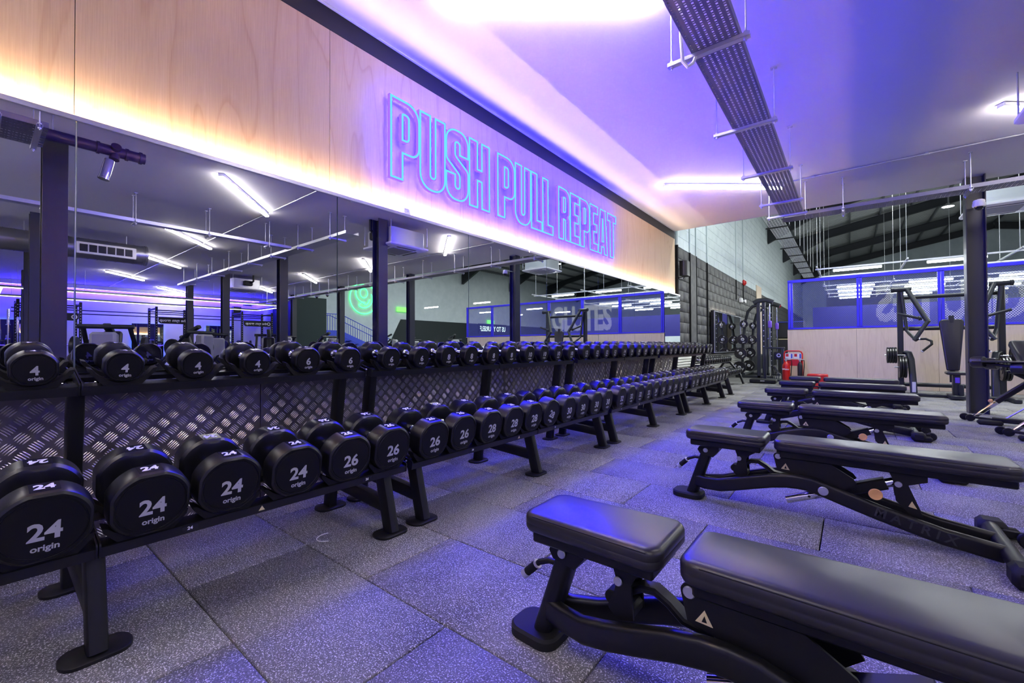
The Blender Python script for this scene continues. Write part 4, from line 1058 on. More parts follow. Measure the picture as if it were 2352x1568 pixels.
q = MB(); q.box((HX+.02, 20.9, 2.1), (.03, 1.2, 2.9), ch=.002); tag(q.build('plywood_board', 'plywood_pale'), 'plain plywood board on the hall wall behind the plate rack', 'board')

# ================================================================== SMITH MACHINE with plates
sx_ = thing('smith_machine', 'tall black smith machine with plate pegs beside the small mirror', 'exercise machine', (0, 0, 0))
def SMp(name, fn, mat='machine_graphite', par=sx_):
    q = MB(); fn(q); return q.build(name, mat, par)
for y in (15.1, 16.7):
    SMp('upright', lambda q: q.box((.73, y, 1.2), (.10, .09, 2.36), ch=.01)); SMp('upright', lambda q: q.box((.87, y, 1.2), (.09, .07, 2.36), ch=.01))
    SMp('guide_rod', lambda q: q.tube([(1.03, y, .08), (1.03, y, 2.32)], .018, 10), 'chrome')
    SMp('top_cap', lambda q: q.sweep(rrect(.14, .12, .04, 3), [(.60, y, 2.33), (.72, y, 2.40), (.95, y, 2.41), (1.12, y, 2.33)], (0, 1, 0)))
    SMp('side_arch', lambda q: q.tube([(.26, y, .10), (.30, y, 1.2), (.36, y, 1.75), (.44, y, 2.08), (.58, y, 2.24), (.74, y, 2.27)], .045, 12))
    SMp('base_rail', lambda q: q.box((.60, y, .05), (1.05, .09, .08), ch=.012))
    SMp('adjust_holes', lambda q: [disc(q, (.87, y-.036, .35+.16*i), 'y', .015, .004, 8, .0005) for i in range(12)], 'silver_plastic')
    for k, (x, z, rr, nm) in enumerate(((.34, 1.69, .12, '5'), (.30, 1.21, .16, '15'), (.24, .77, .18, '20'), (.20, .33, .19, '25'))):
        SMp('plate_peg', lambda q: q.tube([(x, y, z), (x, y-.22, z)], .02, 10), 'chrome')
        plate(rr, .04, T(x, y-.09, z) @ RX(90) @ RZ(20*k), 'black %s kg plate, %s, %s side of the smith machine' % (nm, ('smallest at the top', 'second from top', 'third from top', 'largest at the bottom')[k], 'near' if y < 16 else 'far'), 'plates on the smith machine', nm)
SMp('cross_bar', lambda q: q.tube([(.74, 15.1, 2.27), (.74, 16.7, 2.27)], .04, 10)); SMp('cross_bar', lambda q: q.tube([(.30, 15.1, .12), (.30, 16.7, .12)], .04, 10))
SMp('lift_bar', lambda q: q.tube([(1.03, 14.75, 1.22), (1.03, 17.0, 1.22)], .016, 10), 'chrome')
for y in (15.1, 16.7): SMp('purple_carriage', lambda q: q.box((1.03, y, 1.66), (.10, .08, .22), ch=.02), 'purple_acc')
# cable pull machine in front of it
cm = thing('cable_station', 'slim dark cable station standing behind the fire extinguishers', 'exercise machine', (1.22, 14.3, 0))
for dx in (-.22, .22):
    q = MB(); q.box((dx, 0, .48), (.07, .07, .92), ch=.01); q.build('upright', 'machine_graphite', cm)
q = MB(); q.box((0, 0, .94), (.55, .06, .05), ch=.008); q.build('cross_bar', 'machine_graphite', cm); q = MB(); q.box((0, 0, .03), (.62, .5, .06), ch=.01); q.build('base', 'machine_graphite', cm)
q = MB(); q.box((.12, .05, .72), (.24, .05, .22), ch=.02); q.build('stack_cover', 'black_plastic', cm)
q = MB(); q.lathe([(.03, 0), (.055, 0), (.055, .006), (.03, .006)], 20, T(.12, .024, .73) @ RX(90)); q.build('round_badge', 'silver_plastic', cm)
q = MB()
for k in range(5): q.tube([(-.05+.02*k, -.12, .42), (-.02+.04*k, -.16, .25), (-.06+.05*k, -.2, .08)], .012, 8)
q.build('hanging_ropes', 'steel_black_satin', cm)
# boxes behind
for i in range(3):
    q = MB(); q.box((1.25, 18.6, .35+.62*i), (.85, .8, .60), ch=.02); o = q.build('plyo_box', 'black_plastic'); tag(o, 'dark padded jump box, %s of the stack behind the smith machine' % ('lowest', 'middle', 'topmost')[i], 'box', 'padded jump boxes')
    q = MB(); q.box((1.25, 18.19, .35+.62*i+.27), (.84, .02, .022)); q.build('colour_band', ('sticker_cream', 'exit_green', 'stair_blue')[i] if i != 1 else 'sticker_cream', o)
# low step platform
q = thing('step_platform', 'low black step platform on the floor before the smith machine', 'step', (1.10, 13.25, 0)); b = MB(); b.box((0, 0, .06), (.62, .34, .10), ch=.02); b.build('deck', 'rubber_black', q)
b = MB()
for dx in (-.24, .24): b.box((dx, 0, .012), (.10, .30, .024), ch=.006)
b.build('feet', 'steel_black', q); b = MB(); b.box((.0, -.171, .07), (.10, .002, .03)); b.build('badge', 'grey_plastic', q)

# ================================================================== FIRE EXTINGUISHERS
fs_ = thing('extinguisher_stand', 'red tubular fire extinguisher stand against the plywood wall', 'stand', (1.82, 12.80, 0))
q = MB(); q.tube([(-.19, 0, .02), (-.19, 0, .80), (-.17, 0, .85), (-.13, 0, .87), (.13, 0, .87), (.17, 0, .85), (.19, 0, .80), (.19, 0, .02)], .018, 10); q.build('tube_frame', 'fire_red', fs_)
q = MB(); q.box((0, 0, .58), (.36, .012, .16)); q.box((0, -.06, .02), (.44, .26, .03), ch=.006); q.build('back_plate', 'fire_red', fs_)
for dx in (-.085, .095):
    q = MB(); q.box((dx, -.008, .745), (.165, .004, .135)); o = q.build('sign_panel', 'sticker_white', fs_)
    q = MB(); q.box((dx-.04, -.0108, .765), (.06, .001, .07)); q.build('red_symbol', 'fire_red', o)
    q = MB(); q.box((dx+.055, -.0108, .745), (.03, .001, .11)); q.build('green_text', 'exit_green' if False else 'stair_blue', o)
for dx, mt, lab in ((-.14, 'fire_red', 'red water fire extinguisher on the left of the stand'), (.15, 'black_plastic', 'slim black fire extinguisher on the right of the stand')):
    e_ = thing('fire_extinguisher', lab, 'extinguisher', (1.82+dx, 12.695, .037), group='fire extinguishers')
    rr = .085 if dx < 0 else .055
    q = MB(); q.lathe([(0, 0), (rr*.9, 0), (rr, .012), (rr, .46), (rr*.85, .51), (rr*.45, .55), (rr*.3, .57), (0, .57)], 24); o = q.build('cylinder', mt, e_)
    if dx < 0:
        b = MB(); b.mesh(text_mesh('Water', .058, .001), T(0, -rr-.0008, .38) @ RX(90)); b.build('lettering', 'print_white', o)
    q = MB(); q.tube([(0, 0, .57), (0, 0, .62)], .018, 8); q.box((.03, 0, .625), (.14, .02, .016), RZ(10)); q.box((.03, 0, .60), (.11, .02, .012), RZ(10)); q.build('valve_lever', 'galvanised', e_)
    q = MB(); q.tube([(.02, 0, .60), (rr+.03, .0, .60), (rr+.035, -.02, .5), (rr+.012, -.02, .2)], .010, 8); q.build('hose', 'rubber_black', e_)
# red crate
q = MB(); q.box((2.34, 12.3, .17), (.40, .30, .34), ch=.02); tag(q.build('crate', 'fire_red'), 'red box on the floor behind the far bench, mostly hidden', 'box')
# ================================================================== BLUE CAGE on the low plywood wall
WY = 13.08
lw = MB(); lw.box((5.9, WY+.075, .70), (8.4, .11, 1.40)); lowwall = struct('wall_low', lw, 'trim_black', 'low plywood clad wall carrying the blue mesh screen', 'wall')
for i in range(6):
    q = MB(); q.box((1.66+1.39*(i+.5)+.02, WY+.009, .71), (1.386, .018, 1.42), ch=.001); q.build('plywood_panel', 'plywood_pale', lowwall)
q = MB(); q.box((5.9, WY+.07, 1.412), (8.42, .14, .016), ch=.002); q.build('capping', 'ply_edge', lowwall)
cg = thing('mesh_screen', 'bright blue steel screen with expanded metal mesh and large reversed lettering', 'screen', (0, WY+.06, 0))
PX = [1.745+1.385*i for i in range(7)]
q = MB(); q.box(((PX[0]+PX[-1])/2, 0, 2.655), (PX[-1]-PX[0]+.11, .06, .075), ch=.004); q.build('top_rail', 'cage_blue', cg)
q = MB(); q.box(((PX[0]+PX[-1])/2, 0, 1.442), (PX[-1]-PX[0]+.11, .06, .044), ch=.004); q.build('bottom_rail', 'cage_blue', cg)
for x in PX:
    q = MB(); q.box((x-.028, 0, 2.04), (.05, .06, 1.20), ch=.004); q.box((x+.028, 0, 2.04), (.05, .06, 1.20), ch=.004); q.build('post', 'cage_blue', cg)
tm = text_mesh('GLUTES', 1.0, .035, .92)
tv = np.array([v.co[:2] for v in tm.vertices]); lo, hi = tv.min(0), tv.max(0)
tv = (tv-lo)/(hi-lo); tv = np.stack([5.78-tv[:, 0]*2.36, 1.545+tv[:, 1]*.90], 1)
tris = []
for p in tm.polygons:
    vv = list(p.vertices)
    for k in range(1, len(vv)-1): tris.append((vv[0], vv[k], vv[k+1]))
tris = np.array(tris)
def in_text(pt):
    res = np.zeros(len(pt), bool)
    for t_ in tris:
        a, b, c = tv[t_[0]], tv[t_[1]], tv[t_[2]]
        mn, mx_ = np.minimum(np.minimum(a, b), c), np.maximum(np.maximum(a, b), c)
        s = np.where((pt[:, 0] >= mn[0]) & (pt[:, 0] <= mx_[0]) & (pt[:, 1] >= mn[1]) & (pt[:, 1] <= mx_[1]))[0]
        if not len(s): continue
        q_ = pt[s]; d = (b[0]-a[0])*(c[1]-a[1])-(c[0]-a[0])*(b[1]-a[1])
        if abs(d) < 1e-12: continue
        u = ((q_[:, 0]-a[0])*(c[1]-a[1])-(c[0]-a[0])*(q_[:, 1]-a[1]))/d; v_ = ((b[0]-a[0])*(q_[:, 1]-a[1])-(q_[:, 0]-a[0])*(b[1]-a[1]))/d
        res[s[(u >= 0) & (v_ >= 0) & (u+v_ <= 1)]] = True
    return res
dx_, dz_, th_ = .021, .026, .0075
for a, b in zip(PX, PX[1:]):
    xa, xb = a+.05, b-.05; nx = int((xb-xa)/dx_); nz = int((2.62-1.46)/dz_)
    I, J = np.meshgrid(np.arange(nx), np.arange(nz), indexing='ij'); I = I.ravel(); J = J.ravel()
    sg = np.where((I+J) % 2 == 0, 1, -1)*dz_/2
    x0_ = xa+I*dx_; x1_ = x0_+dx_; zc = 1.466+(J+.5)*dz_; z0_ = zc-sg; z1_ = zc+sg
    n_ = len(I); vs = np.zeros((n_, 8, 3)); h_ = th_/2
    for k, (oy, oz) in enumerate(((-.002, -h_), (-.002, h_), (.002, h_), (.002, -h_))):
        vs[:, k] = np.stack([x0_, np.full(n_, oy), z0_+oz], 1); vs[:, 4+k] = np.stack([x1_, np.full(n_, oy), z1_+oz], 1)
    base = (np.arange(n_)*8)[:, None, None]
    fa = base+np.array([[0, 1, 5, 4], [1, 2, 6, 5], [2, 3, 7, 6], [3, 0, 4, 7]])[None]
    me = bpy.data.meshes.new('mesh_infill'); me.from_pydata(vs.reshape(-1, 3).tolist(), [], fa.reshape(-1, 4).tolist())
    me.materials.append(MATS['mesh_blue']); me.materials.append(MATS['mesh_white'])
    w_ = in_text(np.stack([(x0_+x1_)/2, zc], 1)); me.polygons.foreach_set('material_index', np.repeat(w_.astype(np.int32), 4)); me.update()
    o = obj('mesh_infill', me, cg); o['kind'] = 'stuff'

# ---- space behind the screen: blue band wall, machines hinted, lamps on strut frames
q = MB(); q.box((6.4, 22.5, 1.32), (9.4, .15, 2.64)); struct('wall_blue', q, 'deep_blue', 'blue painted low wall far behind the mesh screen', 'wall')
q = MB(); q.box((4.6, 22.40, 1.15), (4.6, .05, .75)); struct('window_1', q, 'wall_pale', 'pale panel set in the blue wall behind the mesh screen', 'window')
HR = [16.7, 18.6, 21.5, 23.1, 24.8, 26.5]
hl = MB(); hl.box((0, 0, -.02), (1.15, .06, .045), ch=.006); hl_me = hl.data('diffuser', 'light_hall')
hh = MB(); hh.box((0, 0, .018), (1.16, .07, .03), ch=.004); hh_me = hh.data('housing', 'white_plastic')
for i, y in enumerate(HR):
    for j, x in enumerate((3.13, 5.25, 7.5, 12.5, 16.5)):
        if j > 2 and i % 2: continue
        o = thing('light_bar', 'hanging hall light bar, %s row behind the screen, %s from the left' % (ORD[i], ORD[j]), 'light', (x, y, 3.36), group='hall light bars')
        obj('diffuser', hl_me, o); obj('housing', hh_me, o)
for i, (ya, yb) in enumerate(((16.4, 18.9), (21.2, 26.8))):
    sf = thing('strut_frame', 'hanging galvanised strut frame carrying light bars, %s one' % ('nearer', 'farther')[i], 'frame', (0, 0, 3.43), group='strut frames in the hall')
    for y in [h_ for h_ in HR if ya < h_ < yb]:
        q = MB(); q.box((5.6, y, 0), (7.0, .041, .041)); q.build('rail', 'galvanised', sf)
    for x in (2.15, 4.25, 6.4, 9.0):
        q = MB(); q.box((x, (ya+yb)/2, .041), (.041, yb-ya, .041)); q.build('cross_rail', 'galvanised', sf)
        for y in (ya+.3, yb-.3):
            q = MB(); q.tube([(x, y, .06), (x, y, roofz(x)-3.43)], .008, 6); q.build('suspension_wire', 'galvanised', sf)
# hanging wire-basket tray near the wall, running away
wt = thing('wire_tray', 'long wire cable basket hanging below the hall roof near the left wall', 'cable tray', (1.3, 0, 4.55))
q = MB()
for k in range(7): q.rod((-.22+.073*k, 11.0, 0), (-.22+.073*k, 27, 0), .008, .008)
for i in range(160): q.box((0, 11+.1*i, 0), (.45, .007, .007))
o = q.build('wire_basket', 'galvanised', wt); o['kind'] = 'stuff'
for i in range(9):
    q = MB(); q.box((0, 11.4+1.7*i, -.03), (.62, .041, .03)); q.build('strut_channel', 'steel_black', wt)
    q = MB(); q.tube([(.29, 11.4+1.7*i, 0), (.29, 11.4+1.7*i, roofz(1.59)-4.552)], .008, 6); q.build('rod', 'galvanised', wt)
# hall ceiling cassette
def cassette(loc, label, s=.95, body=.32, rods=None):
    a_ = thing('air_conditioner', label, 'air conditioner', loc, group='ceiling cassette units')
    q = MB(); q.prism(rpoly([(-s*.44, -s*.44, .06), (s*.44, -s*.44, .06), (s*.44, s*.44, .06), (-s*.44, s*.44, .06)], 2), 'z', .03, .03+body); q.build('case', 'galvanised', a_)
    q = MB(); pad_mesh(q, rpoly([(-s/2, -s/2, .03), (s/2, -s/2, .03), (s/2, s/2, .03), (-s/2, s/2, .03)], 3), [(.03, -.02), (.0, .0), (0, .03)]); o = q.build('fascia', 'white_plastic', a_)
    q = MB(); q.box((0, 0, -.022), (s*.52, s*.52, .008)); q.build('grille', 'grey_plastic', o)
    q = MB()
    for k in range(4): q.box((0, s*.36, -.019), (s*.5, .05, .006), RZ(90*k))
    q.build('louvre', 'steel_black', o)
    q = MB(); q.box((-s*.5, 0, .2), (.16, .26, .16), ch=.02); q.tube([(-s*.55, .05, .2), (-s*.7, .1, .26), (-s*.7, .1, rods)], .03, 8); q.build('pipe_box', 'steel_black', a_)
    for ax in (-1, 1):
        for ay in (-1, 1):
            q = MB(); q.tube([(ax*s*.47, ay*s*.47, .08), (ax*s*.47, ay*s*.47, rods)], .007, 6); q.build('hanger_rod', 'galvanised', a_)
    return a_
cassette((5.12, 11.55, 3.47), 'white ceiling cassette unit hanging right of the steel column', .95, .34, 3.6).rotation_euler = (0, 0, R(180))
cassette((4.62, 5.45, 3.02), 'cassette unit behind the reflected column in the third mirror panel', .95, .32, CEIL-3.022).rotation_euler = (0, 0, R(90))
cassette((13.9, 5.85, 3.02), 'far cassette unit reflected in the second mirror panel', .95, .32, CEIL-3.022)

# ================================================================== REST OF THE GYM (seen in the mirror)
# soil pipe with chrome spot
sp_ = thing('soil_pipe', 'dark purple plastic pipe under the ceiling, seen in the first mirror panels', 'pipe', (0, 0, 0))
q = MB(); q.tube([(3.72, -.9, 3.22), (3.72, 1.24, 3.22)], .058, 18); q.build('pipe', 'pipe_purple', sp_)
q = MB()
for y in (.84, 1.08, 1.20): q.tube([(3.72, y-.012, 3.22), (3.72, y+.012, 3.22)], .068, 18)
q.tube([(3.72, .98, 3.22), (3.64, .98, 3.26)], .045, 14); q.tube([(3.72, .98, 3.22), (3.70, .97, 3.12)], .045, 14); q.build('branch_fitting', 'pipe_purple', sp_)
q = MB()
for y in (.5,): q.tube([(3.72, y, 3.22), (3.72, y, CEIL-.003)], .006, 6)
q.build('hanger_rod', 'galvanised', sp_)
cs = thing('spotlight', 'chrome cylinder spotlight below the purple pipe in the mirror', 'light', (3.70, .93, 3.085)); q = MB(); q.lathe([(0, .02), (.045, .02), (.048, 0), (.048, -.19), (.052, -.195), (.052, -.215), (0, -.215)], 20, RX(-12)); q.build('can', 'chrome', cs)
# spiral duct
du = thing('spiral_duct', 'round spiral metal duct with a white grille, seen in the mirror', 'duct', (9.8, 0, 3.10))
q = MB(); q.tube([(0, -1.9, 0), (0, 2.42, 0)], .21, 28); q.build('duct', 'duct_metal', du)
q = MB()
for i in range(30): q.tube([(0, -1.85+.145*i, 0), (0, -1.838+.145*i, 0)], .216, 28)
q.tube([(0, 2.40, 0), (0, 2.44, 0)], .222, 28); q.build('spiral_seam', 'duct_metal', du)
q = MB(); q.box((-.215, 1.75, -.02), (.05, .95, .24), ch=.006); g_o = q.build('grille_frame', 'white_plastic', du)
for k in range(6):
    q = MB(); q.box((-.243, 1.40+.14*k, -.02), (.004, .12, .15)); q.build('grille_slot', 'steel_black', g_o)
q = MB()
for y in (-1, .6, 2.1): q.tube([(0, y, .2), (0, y, CEIL-3.10)], .007, 6)
q.build('hanger_rod', 'galvanised', du)
# LED rectangle hung before the far wall
lf = thing('hanging_light', 'large rectangular hanging light frame before the violet wall, seen in the mirror', 'light', (0, 0, 2.80))
for nm, c, d in (('a', (16.3, 4.45, 0), (.07, 7.95, .07)), ('b', (19.4, 4.45, 0), (.07, 7.95, .07)), ('c', (17.85, .50, 0), (3.1, .07, .07)), ('d', (17.85, 8.42, 0), (3.1, .07, .07))):
    q = MB(); q.box((c[0], c[1], .02), (d[0], d[1], .06)); q.build('profile', 'grey_plastic', lf)
    q = MB(); q.box((c[0], c[1], -.018), (d[0]-.012 if d[0] < 1 else d[0], d[1]-.012 if d[1] < 1 else d[1], .022)); q.build('diffuser', 'light_frame_white', lf)
q = MB()
for x in (16.3, 19.4):
    for y in (.8, 2.2, 5.7, 8.36): q.tube([(x, y, .04), (x, y, CEIL-2.80)], .004, 6)
q.build('suspension_wire', 'galvanised', lf)
# blue cove light at the head of the far wall
cv = thing('led_strip', 'blue light strip along the top of the far wall, seen in the mirror', 'light strip', (XF-.02, 4.5, 3.30))
q = MB(); q.box((-.05, 0, .03), (.10, 9.6, .015)); q.build('carrier', 'white_plastic', cv)
q = MB(); q.add([(-.09, -4.8, .021), (-.05, -4.8, .021), (-.05, 4.8, .021), (-.09, 4.8, .021)], [(3, 2, 1, 0)]); q.build('diodes', 'cove_blue', cv)
# halo mirrors on the far wall
for i, y in enumerate((.75, 1.75+.25, 4.4, 7.0)):
    if i == 1: continue
    hm_ = thing('wall_mirror', 'cyan backlit mirror on the violet wall, %s from the left in the reflection' % ORD[max(0, i-1)], 'mirror', (XF-.05, y+.2, 1.15), group='backlit mirrors')
    q = MB(); q.box((0, 0, 0), (.02, 1.05, 1.8)); q.build('mirror_glass', 'mirror_glass', hm_)
    q = MB(); q.box((.025, 0, 0), (.02, 1.02, 1.77)); q.build('halo_light', 'halo_cyan', hm_)
# power racks with name boards
pr_post = MB(); pr_post.box((0, 0, 1.32), (.075, .075, 2.64), ch=.006); pr_me = pr_post.data('post', 'steel_black')
hole = MB()
for k in range(22): disc(hole, (-.039, 0, .35+.1*k), 'x', .013, .003, 8, .0003)
hole_me = hole.data('post_holes', 'silver_plastic')
for i, (ya, yb) in enumerate(((0.9, 2.35), (2.62, 4.0), (4.45, 5.62), (5.85, 7.2), (7.45, 8.70))):
    if i in (1, 3): continue
    pr = thing('power_rack', 'tall black power rack with a name board, %s from the left in the reflection' % ORD[i//2], 'exercise machine', (0, 0, 0), group='power racks along the far wall')
    for x in (18.5, 19.6):
        for y in (ya, yb):
            o = obj('post', pr_me, pr); o.location = (x, y, 0); obj('post_holes', hole_me, o)
    for x in (18.5, 19.6):
        q = MB(); q.tube([(x, ya, 2.5), (x, yb, 2.5)], .022, 8); q.build('cross_bar', 'steel_black', pr)
    for y in (ya, yb):
        q = MB(); q.box((19.05, y, 2.56), (1.1, .06, .06)); q.build('side_bar', 'steel_black', pr)
    q = MB(); q.prism(rpoly([(ya+.05, 2.05), (ya+.12, 1.98, .03), (yb-.12, 1.98, .03), (yb-.05, 2.05), (yb-.05, 2.24), (ya+.05, 2.24)]), 'x', 18.44, 18.46); nb = q.build('name_board', 'steel_black', pr)
    q = MB(); q.mesh(text_mesh('the gym group', .15, .003), T(18.436, (ya+yb)/2-.06, 2.11) @ Matrix(((0, 0, -1, 0), (-1, 0, 0, 0), (0, 1, 0, 0), (0, 0, 0, 1)))); q.lathe([(.045, 0), (.075, 0), (.075, .003), (.045, .003)], 20, T(18.436, yb-.16, 2.11) @ RY(-90)); q.build('lettering', 'print_white', nb)
    q = MB(); q.tube([(18.4, ya-.55, 1.12), (18.4, yb+.55, 1.12)], .014, 8); q.build('barbell', 'chrome', pr)
    for y in (ya-.18, yb+.18):
        for k in range(2):
            plate(.225, .05, T(18.4, y+(.06*k if y > 3 else -.06*k), 1.12) @ AX['y'], 'black bumper plate on the rack barbell, %s rack, %s side, %s disc' % (ORD[i//2], 'left' if y < (ya+yb)/2 else 'right', ORD[k]), 'bumper plates on the power racks')
lb_ = thing('pull_up_rail', 'long twin black rail linking the power racks, seen in the mirror', 'rail', (0, 0, 0))
for z in (2.43, 2.30):
    q = MB(); q.tube([(19.72, .8, z), (19.72, 8.8, z)], .02, 8); q.build('rail', 'steel_black', lb_)
# silhouettes of machines between
def machine(loc, rz, label, k=0):
    mc = thing('exercise_machine', label, 'exercise machine', loc, rz, group='machines on the far side of the gym')
    def A(name, fn, mat='machine_graphite'):
        q = MB(); fn(q); return q.build(name, mat, mc)
    A('base_frame', lambda q: (q.box((0, 0, .05), (1.3, .10, .09), ch=.02), q.box((-.55, 0, .04), (.10, .8, .08), ch=.02), q.box((.55, 0, .04), (.10, .7, .08), ch=.02)))
    A('main_arm', lambda q: (q.sweep(rrect(.08, .11, .02, 2), [(-.5, 0, .08), (-.35, 0, .8), (.05, 0, 1.28+.1*k), (.35, 0, 1.40+.12*k)], (0, 1, 0))))
    A('lever_arm', lambda q: (q.tube([(.35, -.3, 1.38), (-.25, -.34, .75), (-.6, -.34, .70)], .035, 10), q.tube([(.35, .3, 1.38), (-.25, .34, .75), (-.6, .34, .70)], .035, 10), q.tube([(.35, -.36, 1.38), (.35, .36, 1.38)], .04, 10)))
    q = MB(); pad_mesh(q, rpoly([(-.16, -.42, .05), (.16, -.42, .05), (.13, .42, .05), (-.13, .42, .05)], 4), [(.02, -.03), (0, -.02), (0, .02), (.02, .035)], T(.10, 0, .92) @ RZ(90) @ RX(68)); q.build('back_pad', 'vinyl_black', mc, 50)
    q = MB(); pad_mesh(q, rpoly([(-.2, -.2, .05), (.2, -.2, .05), (.2, .2, .05), (-.2, .2, .05)], 4), [(.02, 0), (0, .015), (0, .05), (.02, .065)], T(-.15, 0, .46)); q.build('seat_pad', 'vinyl_black', mc, 50)
    A('shroud', lambda q: q.box((.5, 0, .68), (.22, .34, 1.2+.1*k), ch=.04), 'grey_plastic')
    for s_ in (-1, 1): A('load_disc', lambda q: disc(q, (.1, s_*.46, 1.02), 'y', .2, .06, 20, .01), 'urethane')
    return mc
for i, (x, y, rz, k) in enumerate(((7.6, 1.55, 200, 0), (9.8, 3.2, 150, 1), (11.3, 4.05, 170, 0), (10.5, 5.35, 20, 1), (13.0, 6.8, 190, 2), (11.8, 7.6, 160, 1), (14.8, 12.3, 140, 2), (15.6, 14.6, 200, 1), (15.0, 16.6, 160, 2), (14.3, 18.2, 180, 2), (13.2, 15.3, 210, 2), (16.4, 20.4, 170, 1))):
    machine((x, y, 0), R(rz), 'dark strength machine seen in the mirror, %s from the left' % ORD[i], k)
# barbell store at the left of the reflection
bs = thing('barbell_store', 'upright holder with chrome barbells at the left of the reflection', 'stand', (14.6, .72, 0))
q = MB(); q.box((0, 0, .15), (.5, .6, .3), ch=.02); q.build('base', 'steel_black', bs)
for i, (dx, dy, h_) in enumerate(((-.1, -.15, 2.05), (.05, .02, 1.85), (.1, .2, 1.62))):
    q = MB(); q.tube([(dx, dy, .3), (dx, dy, h_-.4)], .014, 10); q.tube([(dx, dy, h_-.4), (dx, dy, h_)], .026, 12); q.tube([(dx, dy, h_-.42), (dx, dy, h_-.40)], .045, 12); q.build('barbell', 'chrome', bs)
# stairs with railing
stt = thing('staircase', 'blue steel staircase with vertical railing, seen in the mirror', 'stairs', (0, 0, 0))
sy0, sz0, sy1, sz1 = 12.0, 1.75, 16.2, 0.0
for x in (18.2, 19.3):
    q = MB(); q.rod((x, sy0, sz0), (x, sy1, sz1+.05), .03, .26); q.rod((x, sy0, sz0), (x, 10.8, sz0), .03, .26); q.build('stringer', 'stair_blue', stt)
    q = MB()
    q.tube([(x, 10.8, sz0+1.0), (x, sy0, sz0+1.0), (x, sy1, sz1+1.0)], .022, 8)
    q.tube([(x, 10.8, sz0+.14), (x, sy0, sz0+.14), (x, sy1, sz1+.14)], .015, 8)
    q.build('hand_rail', 'stair_blue', stt)
    for i in range(38):
        y = 10.85+.14*i; z = sz0 if y < sy0 else sz0+(sz1-sz0)*(y-sy0)/(sy1-sy0)
        q = MB(); q.box((x, y, z+.56), (.014, .014, .86)); q.build('baluster', 'stair_blue', stt)
for i in range(10):
    t_ = (i+.5)/10; q = MB(); q.box((18.75, sy0+(sy1-sy0)*t_, sz0*(1-t_)+.06), (1.06, .28, .03)); q.build('tread', 'stair_blue', stt)
q = MB(); q.box((18.75, 11.4, sz0+.02), (1.1, 1.2, .05)); q.build('landing', 'stair_blue', stt)
q = MB(); q.box((18.25, 12.0, .87), (.1, .1, 1.72)); q.box((19.25, 12.0, .87), (.1, .1, 1.72)); q.build('support_post', 'stair_blue', stt)
# green neon roundel
gn = thing('neon_sign', 'round green neon emblem on the pale hall wall, seen in the mirror', 'neon sign', (20.95, 15.1, 4.05))
def gt(pts): 
    q = MB(); q.tube([(0, -y, z) for y, z in pts], .028, 8); q.build('neon_tube', 'neon_green', gn)
gt([(.95*math.cos(R(a)), .95*math.sin(R(a))) for a in range(120, 421, 10)])
gt([(.60*math.cos(R(a)), .60*math.sin(R(a))+.02) for a in range(150, 310, 10)]+[(.35, -.42), (.12, -.22), (-.02, -.34), (-.18, -.36), (-.30, -.26), (-.40, -.02)])
gt([(.55*math.cos(R(a)), .55*math.sin(R(a))+.32) for a in range(-100, 100, 10)])
gt([(.26*math.cos(R(a)), .30*math.sin(R(a))+.34) for a in range(0, 361, 15)])
# exit signs
for i, (x, y, z) in enumerate(((20.9, 17.95, 3.55), (20.9, 27.0, 3.1))):
    e_ = thing('exit_sign', 'lit green exit sign on the hall wall, %s one in the mirror' % ('left', 'right')[i], 'sign', (x, y, z), group='green exit signs')
    q = MB(); q.box((0, 0, 0), (.06, .85, .30), ch=.01); q.build('lit_panel', 'exit_green', e_)
# led text board
tb = thing('led_board', 'scrolling lit text board on the dark hall wall, seen in the mirror', 'screen', (20.9, 27.3, 2.5))
q = MB(); q.box((.02, 0, 0), (.06, 3.6, .85)); q.build('panel', 'black_plastic', tb)
q = MB(); q.mesh(text_mesh('US TO YOURSELF', .42, .008), T(-.015, -.0, 0) @ Matrix(((0, 0, -1, 0), (-1, 0, 0, 0), (0, 1, 0, 0), (0, 0, 0, 1))) @ Matrix.Diagonal((1.0, 1.35, 1, 1))); q.build('lit_text', 'screen_text', tb)
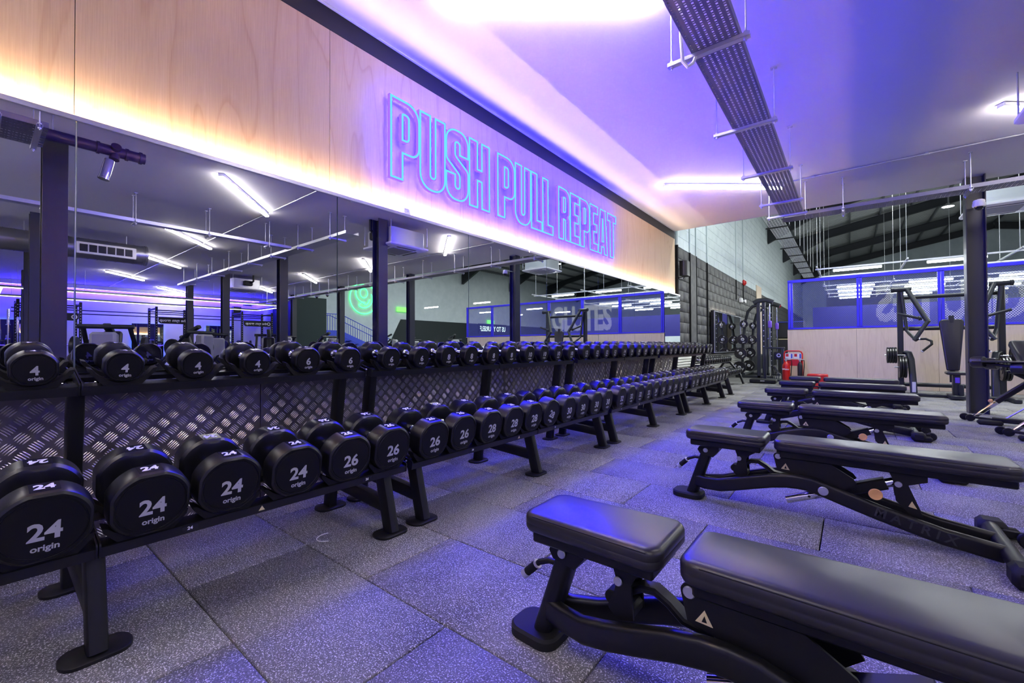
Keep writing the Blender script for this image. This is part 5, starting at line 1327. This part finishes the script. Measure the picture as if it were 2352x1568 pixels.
# smoke detectors
for i, (x, y) in enumerate(((3.75, 3.35+.6), (12.0, 4.9))):
    s_o = thing('smoke_detector', 'small white smoke detector on the ceiling in the mirror, %s one' % ('nearer', 'farther')[i], 'detector', (x, y, CEIL), group='smoke detectors')
    q = MB(); q.lathe([(0, -.055), (.03, -.055), (.045, -.04), (.05, -.02), (.05, 0), (0, 0)], 16); q.build('body', 'white_plastic', s_o)
    q = MB(); q.lathe([(.046, -.035), (.0505, -.028), (.0505, -.022), (.046, -.018)], 16); q.build('vent_ring', 'steel_black', s_o)
for i, (x, y) in enumerate(((9.3, 8.25), (12.6, 8.25), (13.4, 8.25))):
    d_o = thing('dome_camera', 'white dome camera under the cable tray in the mirror, %s from the right' % ORD[i], 'camera', (x, y, tz-.02), group='dome cameras under the tray')
    q = MB(); q.lathe([(0, .01), (.06, .01), (.065, -.05), (0, -.05)], 16); q.build('housing', 'white_plastic', d_o); q = MB(); q.lathe([(0, -.10), (.03, -.09), (.048, -.05), (0, -.05)], 16); q.build('dome_glass', 'glass_dark', d_o)
wsp = thing('loudspeaker', 'small black loudspeaker high on the violet wall, seen in the mirror', 'loudspeaker', (XF-.14, 7.9, 2.75)); q = MB(); q.box((0, 0, 0), (.22, .36, .50), ch=.02); q.build('cabinet', 'black_plastic', wsp); q = MB(); q.box((.125, 0, 0), (.03, .1, .1)); q.build('bracket', 'steel_black', wsp)

# high bay lamps under the hall roof
for i, (x, y) in enumerate(((3.6, 10.9), (11.0, 11.0), (14.5, 15.0), (6.5, 15.0), (6.5, 20.5), (14.5, 20.5), (6.5, 27.5), (14.5, 27.5))):
    hb = thing('high_bay_lamp', 'round high bay lamp hanging under the hall roof, %s one' % ORD[i], 'light', (x, y, roofz(x)-1.2), group='high bay lamps')
    q = MB(); q.lathe([(0, .16), (.06, .16), (.10, .10), (.20, .05), (.22, 0), (.20, 0)], 20); q.build('housing', 'grey_plastic', hb)
    q = MB(); q.lathe([(.20, .004), (0, .004)], 20); q.build('lens', 'high_bay', hb)
    q = MB(); q.tube([(0, 0, .16), (0, 0, 1.15)], .008, 6); q.build('suspension_wire', 'galvanised', hb)

dr = thing('door_1', 'large grey roller door in the far gable wall of the hall', 'door', (3.4, HY1-.03, 0)); dr['kind'] = 'structure'
q = MB(); q.box((0, 0, 2.6), (3.9, .04, 5.2)); q.build('curtain', 'roof_sheet', dr)
for k in range(18):
    q = MB(); q.box((0, -.025, .25+.28*k), (3.8, .02, .24), ch=.008); q.build('slat', 'grey_plastic', dr)
